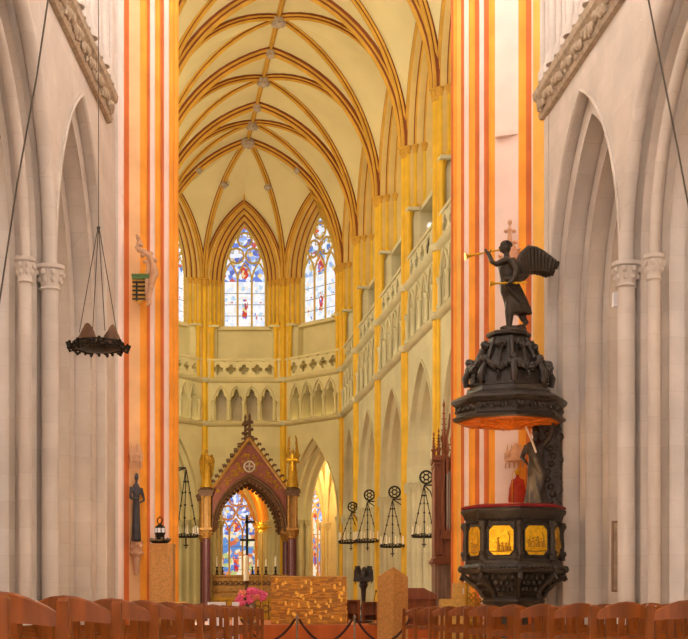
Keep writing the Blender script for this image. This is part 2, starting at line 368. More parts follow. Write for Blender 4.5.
# ================================================================ NAVE walls
AP, SPR, CRN = 9.95, 6.22, 10.40
FL = Frame((-4.6, 9.0), (-4.66, 28.3), (1, 0))
xr = lambda y: 3.8+(28-y)*.094
FR = Frame((xr(9.0), 9.0), (xr(28.3), 28.3), (-1, 0))
naveprof = wavy(1.15, 1.45, 4, .14, 72)
for side, F, arches in (('left', FL, ((19.25, 2.6), (24.3, 2.35))), ('right', FR, ((19.1, 2.6), (24.13, 2.37)))):
    mb = MB(); ops = []
    for yc, w in arches:
        uc = yc-9.0; hd = pointed(uc, w, SPR, AP, 14); ops.append((hd, 0.0))
    wall_tier(mb, F, 0, F.L, 0, 14.6, ops)
    for yc, w in arches:
        uc = yc-9.0
        arch_sweep(mb, F, uc, w, SPR, AP, 0, [(0, 0), (-.05, 0), (-.06, -.03), (-.01, -.045), (.02, -.01)]+[(a+.02, b) for a, b in naveprof[1:]], 0, 0, 14)
        # back plane of arch: inner opening continues to the aisle
        strip(mb, F, [(uc-(w-1.17), 0)]+pointed(uc, w, SPR, AP, 14, 1.17)+[(uc+(w-1.17), 0)], 1.45, 1.75)
    wall = struct('wall_'+side, mb, 'stone', smooth=True)
    # responds with capitals between the arches
    mb = MB()
    for u_, t_, r_ in ((arches[0][0]+arches[0][1]-.22, .0, .14), (arches[0][0]+arches[0][1]-.72, .28, .10)):
        p = F.p(u_-9.0, t_, 0); zc = SPR-.36
        mb.lathe((p.x, p.y, 0), [(r_*1.7, 0), (r_*1.7, .5), (r_*1.3, .6), (r_*1.05, .7), (r_, .8), (r_, zc)], 0, 14)
        capital(mb, (p.x, p.y, zc), r_, .40)
        r0_ = arches[0][0]+arches[0][1]-u_
        mb.tube([F.p(uu, t_, z) for uu, z in pointed(arches[0][0]-9.0, arches[0][1], SPR, AP, 16, r0_)[16:]][::-1], r_*.8, 0, 10)
    struct('respond_shaft', mb, 'stone', smooth=True)
    # carved cornice below the triforium
    mb = MB(); ce = 26.95-9.0
    cornice(mb, F, 0, ce, CRN, [(0, 0), (.08, .02), (.11, .1), (.08, .14), (.13, .36), (.2, .42), (.22, .54), (0, .58)])
    k = 0; u = 6
    while u < ce-.1:
        c = F.p(u, -.12, CRN+.25+.05*math.sin(k*2.1))
        mb.ball((c.x, c.y, c.z), (.07, .1, .1), 0, 8, 5); c = F.p(u+.11, -.11, CRN+.2+.08*math.cos(k*1.7)); mb.ball((c.x, c.y, c.z), (.05, .07, .06), 0, 6, 4)
        u += .23; k += 1
    struct('trim_cornice_'+side, mb, 'stone_carve', smooth=True)
    # triforium colonnettes standing on the cornice
    mb = MB(); u = 9.0; k = 0
    while u < ce-.2:
        p = F.p(u, -.12, CRN+.58); r = .075 if k % 3 else .11
        mb.lathe((p.x, p.y, p.z), [(r*1.5, 0), (r*1.5, .15), (r, .25), (r, 2.2 if k % 3 else 4.0)], 0, 10)
        if k % 3: capital(mb, (p.x, p.y, p.z+2.2), r, .3, 0, 10); mb.lathe((p.x, p.y, p.z+2.5), [(r, 0), (r, 1.2)], 0, 10)
        u += .42; k += 1
    struct('triforium_colonnettes', mb, 'stone', smooth=True)
    # aisle behind the arches
    sgn = -1 if side == 'left' else 1
    A = F.p(0, 5.6, 0); B = F.p(F.L, 5.6, 0)
    FA = Frame((A.x, A.y), (B.x, B.y), (-sgn, 0))
    mb = MB(); wall_tier(mb, FA, 0, FA.L, 0, 10.4)
    e = F.p(F.L, 0, 0); e2 = F.p(F.L, 5.6, 0)
    mb.quad((e.x, e.y, 0), (e2.x, e2.y, 0), (e2.x, e2.y, 10.4), (e.x, e.y, 10.4))
    for uu in (2.0, 6.5, 12.3, 18.4):
        for du in (-.3, 0, .3):
            p = FA.p(uu+du, -.05+abs(du)*.3, 0); mb.lathe((p.x, p.y, 0), [(.14, 0), (.12, .5), (.11, .6), (.11, 6.1)], 0, 10)
            capital(mb, (p.x, p.y, 6.1), .11, .35, 0, 8)
    for du in (.5, 1.2, 1.9, 3.0):
        p = F.p(F.L-.12, 1.6+du*.9, 0); mb.lathe((p.x, p.y, 0), [(.2, 0), (.13, .6), (.12, 6.2)], 0, 10); capital(mb, (p.x, p.y, 6.2), .12, .4, 0, 8)
        mb.tube([(p.x, p.y, 6.5), (p.x, p.y-.15, 8.0), (p.x+sgn*-.2, p.y-.7, 9.3), (p.x-sgn*.3, p.y-1.5, 10.2)], .1, 0, 8)
    struct('wall_aisle_'+side, mb, 'stone', smooth=True)
    a0, a1, a2, a3 = F.p(0, 1.4, 10.4), F.p(F.L, 1.4, 10.4), F.p(F.L, 5.6, 10.4), F.p(0, 5.6, 10.4)
    mb = MB(); mb.quad(a0, a1, a2, a3); struct('ceiling_aisle_'+side, mb, 'stone')

mb = MB(); mb.quad((-12, -14, 18.6), (12, -14, 18.6), (12, 31, 18.6), (-12, 31, 18.6)); struct('ceiling_nave', mb, 'stone')  # unseen nave roof, added so sky light enters only high at the sides
mb = MB(); mb.quad((-12, -14, 0), (12, -14, 0), (12, -14, 18.6), (-12, -14, 18.6)); struct('wall_west', mb, 'stone')  # unseen end wall, added to stop flat light from behind
for nm, xx0, xx1 in (('wall_west_left', -4.6, -4.6), ('wall_west_right', xr(9.0), xr(-14.0))):
    mb = MB(); mb.quad((xx0, 9.0, 0), (xx1, -14, 0), (xx1, -14, 14.6), (xx0, 9.0, 14.6)); struct(nm, mb, 'stone')  # unseen wall lengths, added to leave only high light in the nave
# ================================================================ CROSSING PIERS (painted clusters of shafts)
MP = ['p_orange', 'p_yellow', 'p_red', 'p_pink', 'stone', 'p_peach']
O_, Y_, R_, P_, S_ = 0, 1, 2, 3, 4
def pier(name, knots, p0, steps, ztop, closing):
    """knots: (px, depth) of the face line in plan; steps: (px of the right edge, kind, material); rolls bulge to the nave"""
    def dep(px):
        for (a, da), (b, db) in zip(knots[:-1], knots[1:]):
            if px <= b: return da+(db-da)*(px-a)/(b-a)
        return knots[-1][1]
    pts = []; mats = []; a = p0
    for b, kind, m in steps:
        A, B = Vector((X(a, dep(a)), dep(a))), Vector((X(b, dep(b)), dep(b))); e = (B-A); w = e.length; e /= w
        nn = Vector((e.y, -e.x))
        if nn.y > 0: nn = -nn
        n = 7 if kind in 'rh' else 1
        for i in range(n):
            f = i/n; o = w*.30*math.sin(PI*f)**.8 if kind == 'r' else (-w*.28*math.sin(PI*f) if kind == 'h' else 0)
            q = A+e*w*f+nn*o; pts.append((q.x, q.y)); mats.append(m)
        a = b
    pts.append((X(a, dep(a)), dep(a))); mats.append(S_)
    for c in closing: pts.append(c); mats.append(S_)
    mb = MB(); mb.grid([[(x, y, z) for x, y in pts] for z in (0, ztop)], mats, True)
    return struct(name, mb, MP, smooth=True)
PE = 5
pier('pier_left', [(112, 27.9), (122, 28.0), (130, 28.3), (140, 28.4), (179, 29.3)], 112, [(118, 'f', S_), (124, 'r', P_), (129, 'h', R_), (140, 'f', PE), (147, 'r', O_), (150, 'h', R_), (155, 'r', P_), (160.5, 'r', O_),
     (164, 'h', R_), (169, 'r', P_), (173.7, 'r', O_), (178.6, 'r', O_)], 17.5, [(X(178.5, 29.3)-.34, 31.6), (X(178.5, 29.3)-.6, 32.0), (-5.6, 32.0), (-5.6, 27.9)])
pier('pier_right', [(451, 29.5), (495, 28.4), (520, 28.0), (531.5, 27.6), (544, 26.75), (548, 26.4)], 451, [(453.5, 'r', R_), (457, 'r', O_), (461, 'r', Y_), (464.2, 'h', R_), (469, 'r', P_), (475, 'r', O_), (479.5, 'h', R_), (484, 'r', P_), (489, 'h', R_),
     (495, 'r', O_), (519, 'f', P_), (526, 'r', O_), (531.5, 'h', R_), (537, 'f', P_), (544, 'r', Y_), (548, 'f', S_)], 17.5, [(4.9, 26.9), (4.9, 32.0), (X(451, 29.5)+.5, 32.0), (X(451, 29.5)+.24, 31.6)])
mb = MB(); mb.box(((X(495, 28.4)+X(520, 28))/2, 28.17, Z(134, 28.2)), (.5, .14, .12), 0, -.35); struct('trim_pier_string', mb, 'p_pink')

# ================================================================ CHOIR
HW = 3.72
def cxr(y): return 2.475-.14*(y-35.7)
def cxa(y): return -3.75-.156*(y-53.6)
def cxl(y): return cxr(y)-2*HW
BY = [31.2, 35.7, 40.2, 45.0, 49.8, 53.6]
ZC, ZR, ZWA = 14.40, 19.35, 17.62                  # springing, ridge, wall-arch crown
V0 = (cxr(53.6), 53.6); V1 = (X(284, 56), 56.0); V2 = (X(204, 56), 56.0); V3 = (cxl(53.6), 53.6)
HUB = (cxa(53.6), 53.6)
Z1, Z2, Z3, Z4 = 8.48, 10.2, 11.05, 12.48            # string, balustrade foot, balustrade top, sill
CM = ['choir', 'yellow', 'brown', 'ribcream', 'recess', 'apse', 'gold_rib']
jamb_prof = [(0, 0), (.03, -.03), (.1, -.02), (.12, .07), (.16, .12), (.19, .08), (.26, .1), (.28, .2), (.33, .24), (.36, .2), (.43, .22), (.45, .33), (.5, .36), (.55, .45)]
jm = [3, 1, 3, 3, 3, 1, 3, 3, 3, 1, 3, 3, 3]
am = [3, 6, 3, 2, 3, 6, 3, 2, 3, 6, 3, 2, 5]
def bay(F, wm, has_panel=True, arcade=True, arcw=None):
    """one bay of the choir elevation as one wall mesh; wm wall material index"""
    L = F.L; uc = L/2; mb = MB()
    aw = arcw or (L/2-.30)
    dr_ = .34 if wm == 5 else .62
    aS, aA = 4.55, 7.75
    wall_tier(mb, F, 0, L, 0, Z1, [(pointed(uc, aw, aS, aA, 12), 0)], 0, wm)
    arch_sweep(mb, F, uc, aw, aS, aA, 0, [(0, 0), (-.05, 0), (-.06, -.05), (0, -.05)]+[(.0+a, b) for a, b in wavy(dr_, .95, 3, .055, 24)], wm, wm, 12)
    # impost bands
    for sg in (-1, 1):
        c = F.p(uc+sg*(aw+.16), -.02, aS-.15); mb.box((c.x, c.y, c.z), (.16, .16, .3), wm)
        for i in range(3):
            c = F.p(uc+sg*(aw-.1-i*dr_*.32), .15+i*.3, aS-.22); capital(mb, (c.x, c.y, c.z-.05), .1, .3, wm, 8)
            mb.lathe((c.x, c.y, 0), [(.13, 0), (.13, .9), (.09, 1.0), (.09, c.z-.05)], wm, 8)
    cornice(mb, F, 0, L, Z1-.1, STR, wm)
    # triforium arcade of four trefoil arches
    n = 4; tw = (L-.75)/n; ops = []
    for i in range(n):
        ops.append((trefoil(.375+tw*(i+.5), tw*.36, 9.32, 9.93), Z1+.12))
    wall_tier(mb, F, 0, L, Z1+.1, Z2, ops, 0, wm)
    for hd, sill in ops: strip(mb, F, [(hd[0][0], sill)]+hd+[(hd[-1][0], sill)], 0, .5, wm)
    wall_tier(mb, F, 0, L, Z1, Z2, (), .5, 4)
    for i in range(n+1):
        u = .375+tw*i
        c = F.p(u, -.06, Z1+.12); r = .055
        mb.lathe((c.x, c.y, c.z), [(r*1.7, 0), (r*1.6, .08), (r, .14), (r, .62), (r*1.6, .74), (r*1.7, .8), (r, .84)], wm, 8)
        # hood mould lines
        if i < n:
            um = u+tw/2
            pts = [F.p(um-tw*.46, -.04, 9.36), F.p(um-tw*.42, -.05, 9.62), F.p(um-tw*.24, -.05, 9.9), F.p(um, -.05, 10.06), F.p(um+tw*.24, -.05, 9.9), F.p(um+tw*.42, -.05, 9.62), F.p(um+tw*.46, -.04, 9.36)]
            mb.tube(pts, .035, wm, 6)
    cornice(mb, F, 0, L, Z2-.04, STR, wm)
    # pierced quatrefoil parapet
    nb = 5; m0 = .3; cw = (L-2*m0)/nb; z0, z1 = Z2+.16, Z3; zc = (z0+z1)/2; K = 32
    for uu0, uu1 in ((0, m0), (L-m0, L)):
        mb.quad(F.p(uu0, 0, z0), F.p(uu1, 0, z0), F.p(uu1, 0, z1), F.p(uu0, 0, z1), wm)
    for i in range(nb):
        u = m0+cw*(i+.5); a = min(cw, z1-z0)*.40; inn = []; out = []
        for k in range(K+1):
            th = 2*PI*k/K; r = a*(.52+.48*abs(math.cos(2*th))**.6)
            inn.append((u+r*math.cos(th), zc+r*math.sin(th)))
            q = max(abs(math.cos(th))/(cw/2), abs(math.sin(th))/((z1-z0)/2)); out.append((u+math.cos(th)/q, zc+math.sin(th)/q))
        mb.grid([[F.p(x, 0, z) for x, z in inn], [F.p(x, 0, z) for x, z in out]], wm)
        mb.grid([[F.p(x, 0, z) for x, z in inn], [F.p(x, .12, z) for x, z in inn]], wm)
        mb.grid([[F.p(x, .12, z) for x, z in inn], [F.p(x, .12, z) for x, z in out]], wm)
    cornice(mb, F, 0, L, Z3, [(-.14, 0), (.04, 0), (.06, .05), (.04, .1), (-.14, .1)], wm)
    # clerestory
    ww = L/2-.2; zwA = ZWA-.12
    wall_tier(mb, F, 0, L, Z3, 19.3, [(pointed(uc, ww, ZC, zwA, 14), Z3)], 0, 3)
    kd = 1.0 if has_panel else 2.0
    arch_sweep(mb, F, uc, ww, ZC, zwA, Z4, [(a, b*kd if b > 0 else b) for a, b in jamb_prof], jm, am, 14)
    for sg in (-1, 1):
        # plain pier below the sill with a short shaft
        mb.quad(F.p(uc+sg*ww, 0, Z2), F.p(uc+sg*(ww-.3), .3, Z2), F.p(uc+sg*(ww-.3), .3, Z4), F.p(uc+sg*ww, 0, Z4), wm)
        mb.quad(F.p(uc+sg*(ww-.3), .3, Z2), F.p(uc+sg*(ww-.3), .9, Z2), F.p(uc+sg*(ww-.3), .9, Z4), F.p(uc+sg*(ww-.3), .3, Z4), wm)
        c = F.p(uc+sg*(ww-.14), .02, Z2); mb.lathe((c.x, c.y, c.z), [(.08, 0), (.08, Z4-Z2-.25), (.12, Z4-Z2-.1), (.12, Z4-Z2-.04)], 1, 8)
        c = F.p(uc+sg*(ww-.02), .06, Z2); mb.lathe((c.x, c.y, c.z), [(.06, 0), (.06, Z4-Z2-.25), (.1, Z4-Z2-.1), (.1, Z4-Z2-.04)], 1, 8)
        c = F.p(uc+sg*(ww-.2), .1, Z4); mb.box((c.x, c.y, c.z), (.4, .36, .09), wm, math.atan2(F.e.y, F.e.x))
        for r_, t_ in ((.06, -.02), (.22, .08), (.39, .2)):
            c = F.p(uc+sg*(ww-r_), max(t_, t_*kd)+.02, ZC-.26); capital(mb, (c.x, c.y, c.z), .062, .24, 6, 8)
            mb.lathe((c.x, c.y, Z4+.05), [(.1, 0), (.1, .1), (.058, .16), (.055, ZC-.26-Z4)], 1, 8)
    # panel under the window and sill
    pt = .62 if has_panel else .95
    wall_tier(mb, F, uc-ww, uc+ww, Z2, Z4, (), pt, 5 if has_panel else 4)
    mb.quad(F.p(uc-ww, .0, Z2+.02), F.p(uc+ww, .0, Z2+.02), F.p(uc+ww, pt, Z2+.02), F.p(uc-ww, pt, Z2+.02), wm)
    s0, s1 = uc-ww+.2, uc+ww-.2
    cc = [F.p(s0, .3, Z4-.08), F.p(s1, .3, Z4-.08), F.p(s1, 1.0, Z4-.08), F.p(s0, 1.0, Z4-.08)]
    mb.prism(cc, (0, 0, 0), (0, 0, .14), wm)
    return mb, uc, ww, zwA
def window(idx, F, uc, w, zs, za, zb, t, gtop, glow, seed, figures=True, stone='tracery', light=False):
    """traceried window: glass with coloured pieces (pane), stone mullions (tracery)"""
    rnd = random.Random(seed); root = sempty('window_%d' % idx)
    hd = pointed(uc, w, zs, za, 12)
    g = MB()
    zt = zs+.02
    for (a, za_), (b, zb_) in zip(hd[:-1], hd[1:]):
        g.quad(F.p(a, t, zt), F.p(b, t, zt), F.p(b, t, zb_), F.p(a, t, za_), 0)
        g.quad(F.p(a, t, zb), F.p(b, t, zb), F.p(b, t, zt), F.p(a, t, zt), 1)
    lw = 2*w/3
    def piece(u, z, du, dz, m, sk=0.0):
        k = 7; base = len(g.v); ph = rnd.random()*6
        for j in range(k):
            a = ph+2*PI*j/k; q = .65+.5*rnd.random()
            g.v.append(tuple(F.p(u+du*q*math.cos(a)+sk*math.sin(a), t-.006, z+dz*q*math.sin(a))))
        g.face(range(base, base+k), m)
    H = zs-zb
    if figures:
        for c in range(3):
            u0 = uc+(c-1)*lw
            if c == 1:
                piece(u0, zb+H*.42, lw*.22, H*.16, 2); piece(u0-.05*lw, zb+H*.28, lw*.12, H*.1, 2); piece(u0+.1*lw, zb+H*.26, lw*.1, H*.07, 2); piece(u0, zb+H*.6, lw*.14, H*.03, 2)
                piece(u0-.2*lw, zb+H*.5, lw*.05, H*.08, 2); piece(u0+.05*lw, zb+H*.48, lw*.07, H*.04, 1)
            else:
                for q in range(4): piece(u0+lw*rnd.uniform(-.3, .3), zb+H*rnd.uniform(.08, .3), lw*.06, H*.04, 0)
                piece(u0-.1*lw, zb+H*.55, lw*.1, H*.02, 2)
    # trefoil pieces in the tracery
    for c in range(3): piece(uc+(c-1)*lw, zs+.16*(za-zs), lw*.36, .14*(za-zs), 2 if c == 1 else 0)
    g.build('pane', [gtop, glow, 'g_red'], root, fixn=False)
    mb = MB(); tt = t-.07; r = .045*max(.8, w)
    mb.tube([F.p(u, tt, z) for u, z in [(uc-w, zb)]+hd+[(uc+w, zb)]], r*1.5, 0, 6)
    for k in (-1, 1): mb.tube([F.p(uc+k*lw/2, tt, zb), F.p(uc+k*lw/2, tt, zs)], r*1.15, 0, 6)
    for c in (-1, 0, 1):
        mb.tube([F.p(u, tt, z) for u, z in pointed(uc+c*lw, lw/2, zs-.02, zs+.34*(za-zs), 6)], r, 0, 6)
    hh = za-zs
    def ring(u, z, R):
        K = 24; pts = []
        for j in range(K+1):
            th = 2*PI*j/K; pts.append(F.p(u+R*math.cos(th), tt, z+R*math.sin(th)))
        mb.tube(pts, r, 0, 6, False)
        pts = []
        for j in range(33):
            th = 2*PI*j/32; q = R*(.5+.42*abs(math.cos(2*th))**.6); pts.append(F.p(u+q*math.cos(th), tt, z+q*math.sin(th)))
        mb.tube(pts, r*.55, 0, 5, False)
    ring(uc-w*.40, zs+hh*.46, min(w*.36, hh*.2)); ring(uc+w*.40, zs+hh*.46, min(w*.36, hh*.2)); ring(uc, zs+hh*.74, min(w*.34, hh*.18))
    mb.build('tracery', stone, root, smooth=True)
    lb = MB()
    for q in (.25, .5, .75):
        lb.tube([F.p(uc-w, t-.02, zb+H*q), F.p(uc+w, t-.02, zb+H*q)], .012, 0, 4)
    lb.build('leading', 'lead', root)
    return root
bays = []
for a, b in zip(BY[:-1], BY[1:]): bays.append(('wall_choir_right', (cxr(a), a), (cxr(b), b), (-1, 0), 0))
for a, b in zip(BY[:-1], BY[1:]): bays.append(('wall_choir_left', (cxl(a), a), (cxl(b), b), (1, 0), 0))
bays += [('wall_apse_right', V0, V1, (-.7, -.7), 5), ('wall_apse_back', V1, V2, (0, -1), 5), ('wall_apse_left', V2, V3, (.7, -.7), 5)]
wi = 1
for name, A, B, n, wm in bays:
    F = Frame(A, B, n); mb, uc, ww, zwA = bay(F, wm, wm == 5)
    struct(name, mb, CM, smooth=True)
    apse = wm == 5
    window(wi, F, uc, ww-.56, ZC-.02, pointed(uc, ww, ZC, zwA, 12, .56)[12][1], Z4+.05, .46 if apse else .92, 'g_blue' if name == 'wall_apse_back' else 'g_pale', 'g_light', 11+wi); wi += 1

# clustered yellow shafts rising to the vault
def shaft(x, y, dx, dy, lo=0.0):
    mb = MB(); h = ZC-.32
    px, py = -dy, dx
    for o, r, f in ((0, .10, .07), (-.13, .07, .0), (.13, .07, .0)):
        c = (x+dx*f+px*o, y+dy*f+py*o)
        mb.lathe((c[0], c[1], lo), [(r*1.5, 0), (r*1.5, .6), (r, .75), (r, h-lo)], 0, 12)
        capital(mb, (c[0], c[1], h), r, .32, 2, 10)
    for o in (-.075, .075):
        c = (x+dx*.05+px*o, y+dy*.05+py*o); mb.lathe((c[0], c[1], lo), [(.035, 0), (.035, h-lo)], 1, 6)
    for zz in (Z1-.08, Z2-.02):
        mb.lathe((x, y, zz), [(.2, 0), (.26, .08), (.26, .14), (.2, .2)], 3, 12)
    return struct('vault_shaft', mb, ['yellow', 'p_red', 'gold_rib', 'choir'], smooth=True)
for y in BY[:-1]: shaft(cxr(y), y, -1, 0); shaft(cxl(y), y, 1, 0)
shaft(V0[0], V0[1], -.93, -.38); shaft(V3[0], V3[1], .93, -.38); shaft(V1[0], V1[1], -.38, -.93); shaft(V2[0], V2[1], .38, -.93)

# vault
CEIL = sempty('ceiling')
def arc(S, Cn, z0, z1, n=18):
    D = math.hypot(Cn[0]-S[0], Cn[1]-S[1]); H = z1-z0; R = (H*H+D*D)/(2*D)
    thm = math.acos(max(-1, min(1, (R-D)/R))); out = []
    for i in range(n+1):
        th = thm*i/n; d = R*(1-math.cos(th)); k = d/D
        out.append(Vector((S[0]+(Cn[0]-S[0])*k, S[1]+(Cn[1]-S[1])*k, z0+R*math.sin(th))))
    return out
RIBP = [(-.11, -.03), (-.11, .05), (-.055, .085), (-.06, .13), (-.03, .18), (0, .195), (.03, .18), (.06, .13), (.055, .085), (.11, .05), (.11, -.03)]
RIBM = [1, 0, 1, 0, 0, 0, 0, 1, 0, 1]
def rib(pts, sc_=1.0, mats=('gold_rib', 'brown')):
    mb = MB(); k = len(pts); h = Vector((pts[-1].x-pts[0].x, pts[-1].y-pts[0].y, 0)).normalized(); side = Vector((-h.y, h.x, 0)); rows = []
    for i in range(k):
        T = (pts[min(i+1, k-1)]-pts[max(i-1, 0)]).normalized(); Nn = T.cross(side)
        if Nn.z > 0 or (abs(Nn.z) < 1e-4 and Nn.dot(h) < 0): Nn = -Nn
        rows.append([pts[i]+side*a*sc_+Nn*b*sc_ for a, b in RIBP])
    mb.grid(rows, RIBM); return mb.build('rib', list(mats), CEIL, smooth=True, fixn=False)
web = MB()
def ruled(c1, c2, n=6):
    web.grid([[a.lerp(b, j/n) for j in range(n+1)] for a, b in zip(c1, c2)], 0)
for a, b in zip(BY[:-1], BY[1:]):
    ym = (a+b)/2; O = (cxa(ym), ym)
    for yy in (a, b):
        T = (cxa(yy), yy)
        for sg in (-1, 1):
            S = ((cxr if sg > 0 else cxl)(yy), yy); Wc = ((cxr if sg > 0 else cxl)(ym), ym)
            d_, t_, w_ = arc(S, O, ZC, ZR), arc(S, T, ZC, ZR-.02), arc(S, Wc, ZC, ZWA)
            ruled(t_, d_); ruled(d_, w_)
            rib(d_); rib(w_, .6)
            if yy == a or yy == BY[-1]: rib(t_, 1.35)
    rib([Vector((cxa(a+(b-a)*i/6), a+(b-a)*i/6, ZR)) for i in range(7)], .8)
def midp(a, b): return ((a[0]+b[0])/2, (a[1]+b[1])/2)
for A, B in ((V0, V1), (V1, V2), (V2, V3)):
    Wc = midp(A, B)
    ra, rb = arc(A, HUB, ZC, ZR), arc(B, HUB, ZC, ZR); wa, wb = arc(A, Wc, ZC, ZWA), arc(B, Wc, ZC, ZWA)
    ruled(ra, wa); ruled(rb, wb)
    rib(wa, .8); rib(wb, .8)
    if A != V0: rib(ra)
    rib([Vector((Wc[0]+(HUB[0]-Wc[0])*i/10, Wc[1]+(HUB[1]-Wc[1])*i/10, ZWA+(ZR-ZWA)*math.sin(PI/2*i/10)**.9)) for i in range(11)], .6)
web.build('vault_web', 'cream', CEIL, smooth=True, fixn=False)
for k, (y, s) in enumerate([(HUB[1], .30)]+[((a+b)/2, .22) for a, b in zip(BY[:-1], BY[1:])]+[(y, .17) for y in BY[1:-1]]):
    b = MB(); c = (cxa(y), y, ZR-.22)
    b.lathe(c, [(s*.3, -.16), (s*.75, -.1), (s, 0), (s*.95, .1), (s*.6, .16)], 0, 14)
    for j in range(8): b.ball((c[0]+s*.8*math.cos(j*PI/4), c[1]+s*.8*math.sin(j*PI/4), c[2]-.06), s*.28, 0, 6, 4)
    b.build('boss', 'stone_carve', CEIL, smooth=True)
for Vv in (V1, V0, V2, V3):
    pts = arc(Vv, HUB, ZC, ZR); q = pts[12]; b = MB(); b.ball((q.x, q.y, q.z-.22), (.13, .13, .16), 0, 10, 6)
    for j in range(5): b.ball((q.x+.12*math.cos(j*1.26), q.y+.12*math.sin(j*1.26), q.z-.24), .06, 0, 6, 4)
    b.build('boss', 'stone_carve', CEIL, smooth=True)

# ================================================================ AMBULATORY and axial chapel
U1, U0 = (-.79, 60.0), (3.75, 55.5)
ax60 = cxa(60); U2, U3 = (2*ax60-U1[0], 60.0), (2*cxa(55.5)-U0[0], 55.5)
GOU = []
mb = MB(); FB = Frame(U2, U1, (0, -1))
ucC = ax60-U2[0]
wall_tier(mb, FB, 0, FB.L, 0, 8.6, [(pointed(ucC, 1.75, 4.6, 7.7, 12), 0)])
arch_sweep(mb, FB, ucC, 1.75, 4.6, 7.7, 0, wavy(.3, .6, 3, .06, 20))
for Aa, Bb, n in ((U1, U0, (-.7, -.7)), (U3, U2, (.7, -.7))):
    Fq = Frame(Aa, Bb, n); wall_tier(mb, Fq, 0, Fq.L, 0, 8.6)
fr = Frame(U0, (cxr(31.2)+4.04, 31.2), (-1, 0)); wall_tier(mb, fr, 0, fr.L, 0, 8.6)
fl = Frame(U3, (cxl(31.2)-4.04, 31.2), (1, 0)); wall_tier(mb, fl, 0, fl.L, 0, 8.6)
for (x, y) in (U1, U2, U0, U3, (-2.0, 59.95), (ax60+1.95, 59.9), (ax60+2.2, 59.95), (ax60-1.95, 59.9), (1.0, 58.15), (2.0, 57.15)):
    for o in (-.16, 0, .16):
        mb.lathe((x+o, y-.08-abs(o)*.3, 0), [(.12, 0), (.12, .9), (.09, 1.0), (.09, 4.4)], 0, 10); capital(mb, (x+o, y-.08-abs(o)*.3, 4.4), .09, .3, 0, 8)
struct('wall_ambulatory', mb, 'apse', smooth=True)
mb = MB()
for (x, y), tgts in ((U1, ((V1), (V0))), (U2, (V2, V3)), (U0, (V0,)), ((-2.0, 59.95), (V1,)), ((1.0, 58.15), (V0, V1)), ((2.0, 57.15), (V0,))):
    for tx, ty in tgts:
        pts = arc((x, y-.1), midp((x, y), (tx, ty)), 4.7, 8.3, 10); mb.tube(pts, .11, 0, 8)
        pts = arc((tx, ty+1.0), midp((x, y), (tx, ty)), 4.7, 8.3, 10); mb.tube(pts, .11, 0, 8)
struct('ambulatory_ribs', mb, 'apse', smooth=True)
mb = MB()
pin, pout = [(cxr(31.2), 31.2), V0, V1, V2, V3, (cxl(31.2), 31.2)], [(cxr(31.2)+4.04, 31.2), U0, U1, U2, U3, (cxl(31.2)-4.04, 31.2)]
mb.grid([[(x, y, 8.35) for x, y in pin], [(x, y, 8.35) for x, y in pout]]); struct('ceiling_ambulatory', mb, 'cream')
# chapel
cx0, cx1, cy1 = ax60-1.5, ax60+1.5, 65.2; sh = -.14*5.2
mb = MB(); FE = Frame((cx0+sh, cy1), (cx1+sh, cy1), (0, -1))
cw_ = X(235.5, cy1)-(cx0+sh)
wall_tier(mb, FE, 0, FE.L, 0, 8.2, [(pointed(cw_, 1.05, Z(535, cy1), Z(484, cy1), 12), Z(583, cy1))])
arch_sweep(mb, FE, cw_, 1.05, Z(535, cy1), Z(484, cy1), Z(583, cy1), [(0, 0), (.05, .1), (.1, .3)], 1, 1)
mb.quad((cx0, 60, 0), (cx0+sh, cy1, 0), (cx0+sh, cy1, 8.2), (cx0, 60, 8.2)); mb.quad((cx1, 60, 0), (cx1+sh, cy1, 0), (cx1+sh, cy1, 8.2), (cx1, 60, 8.2))
mb.quad((cx0-1, 60, 8.2), (cx1+1, 60, 8.2), (cx1+1+sh, cy1, 8.2), (cx0-1+sh, cy1, 8.2))
for k in range(4):
    y = 60.6+k*1.3; s_ = sh*(y-60)/5.2
    for xx, sg in ((cx0, 1), (cx1, -1)):
        mb.lathe((xx+s_+sg*.08, y, 0), [(.11, 0), (.11, 4.6)], 0, 8); capital(mb, (xx+s_+sg*.08, y, 4.5), .1, .28, 0, 8)
        mb.tube(arc((xx+s_+sg*.05, y), (ax60+s_, y), 4.75, 7.6, 10), .1, 1, 8)
struct('wall_chapel', mb, ['apse', 'p_orange'], smooth=True)  # orange on window frame and ribs: warm light put into the colour
window(wi, FE, cw_, .95, Z(535, cy1), Z(486, cy1), Z(581, cy1), .3, 'g_chapblue', 'g_chap', 77, True, 'ribcream'); wi += 1
# two tall ambulatory windows seen through the right-hand apse arch
Fc = Frame(U2, U1, (0, -1)); Fo = Frame(U1, U0, (-.7, -.7))
for Fq, pxx in ((Fc, 315), (Fo, 341)):
    d = 59.9 if Fq is Fc else 58.6
    u = (Vector((X(pxx, d), d, 0))-Fq.A).dot(Fq.e)
    window(wi, Fq, u, .36 if Fq is Fc else .55, Z(520, d), Z(488, d), Z(578, d), -.12, 'g_chapblue', 'g_chap', 80+wi, True, 'ribcream'); wi += 1

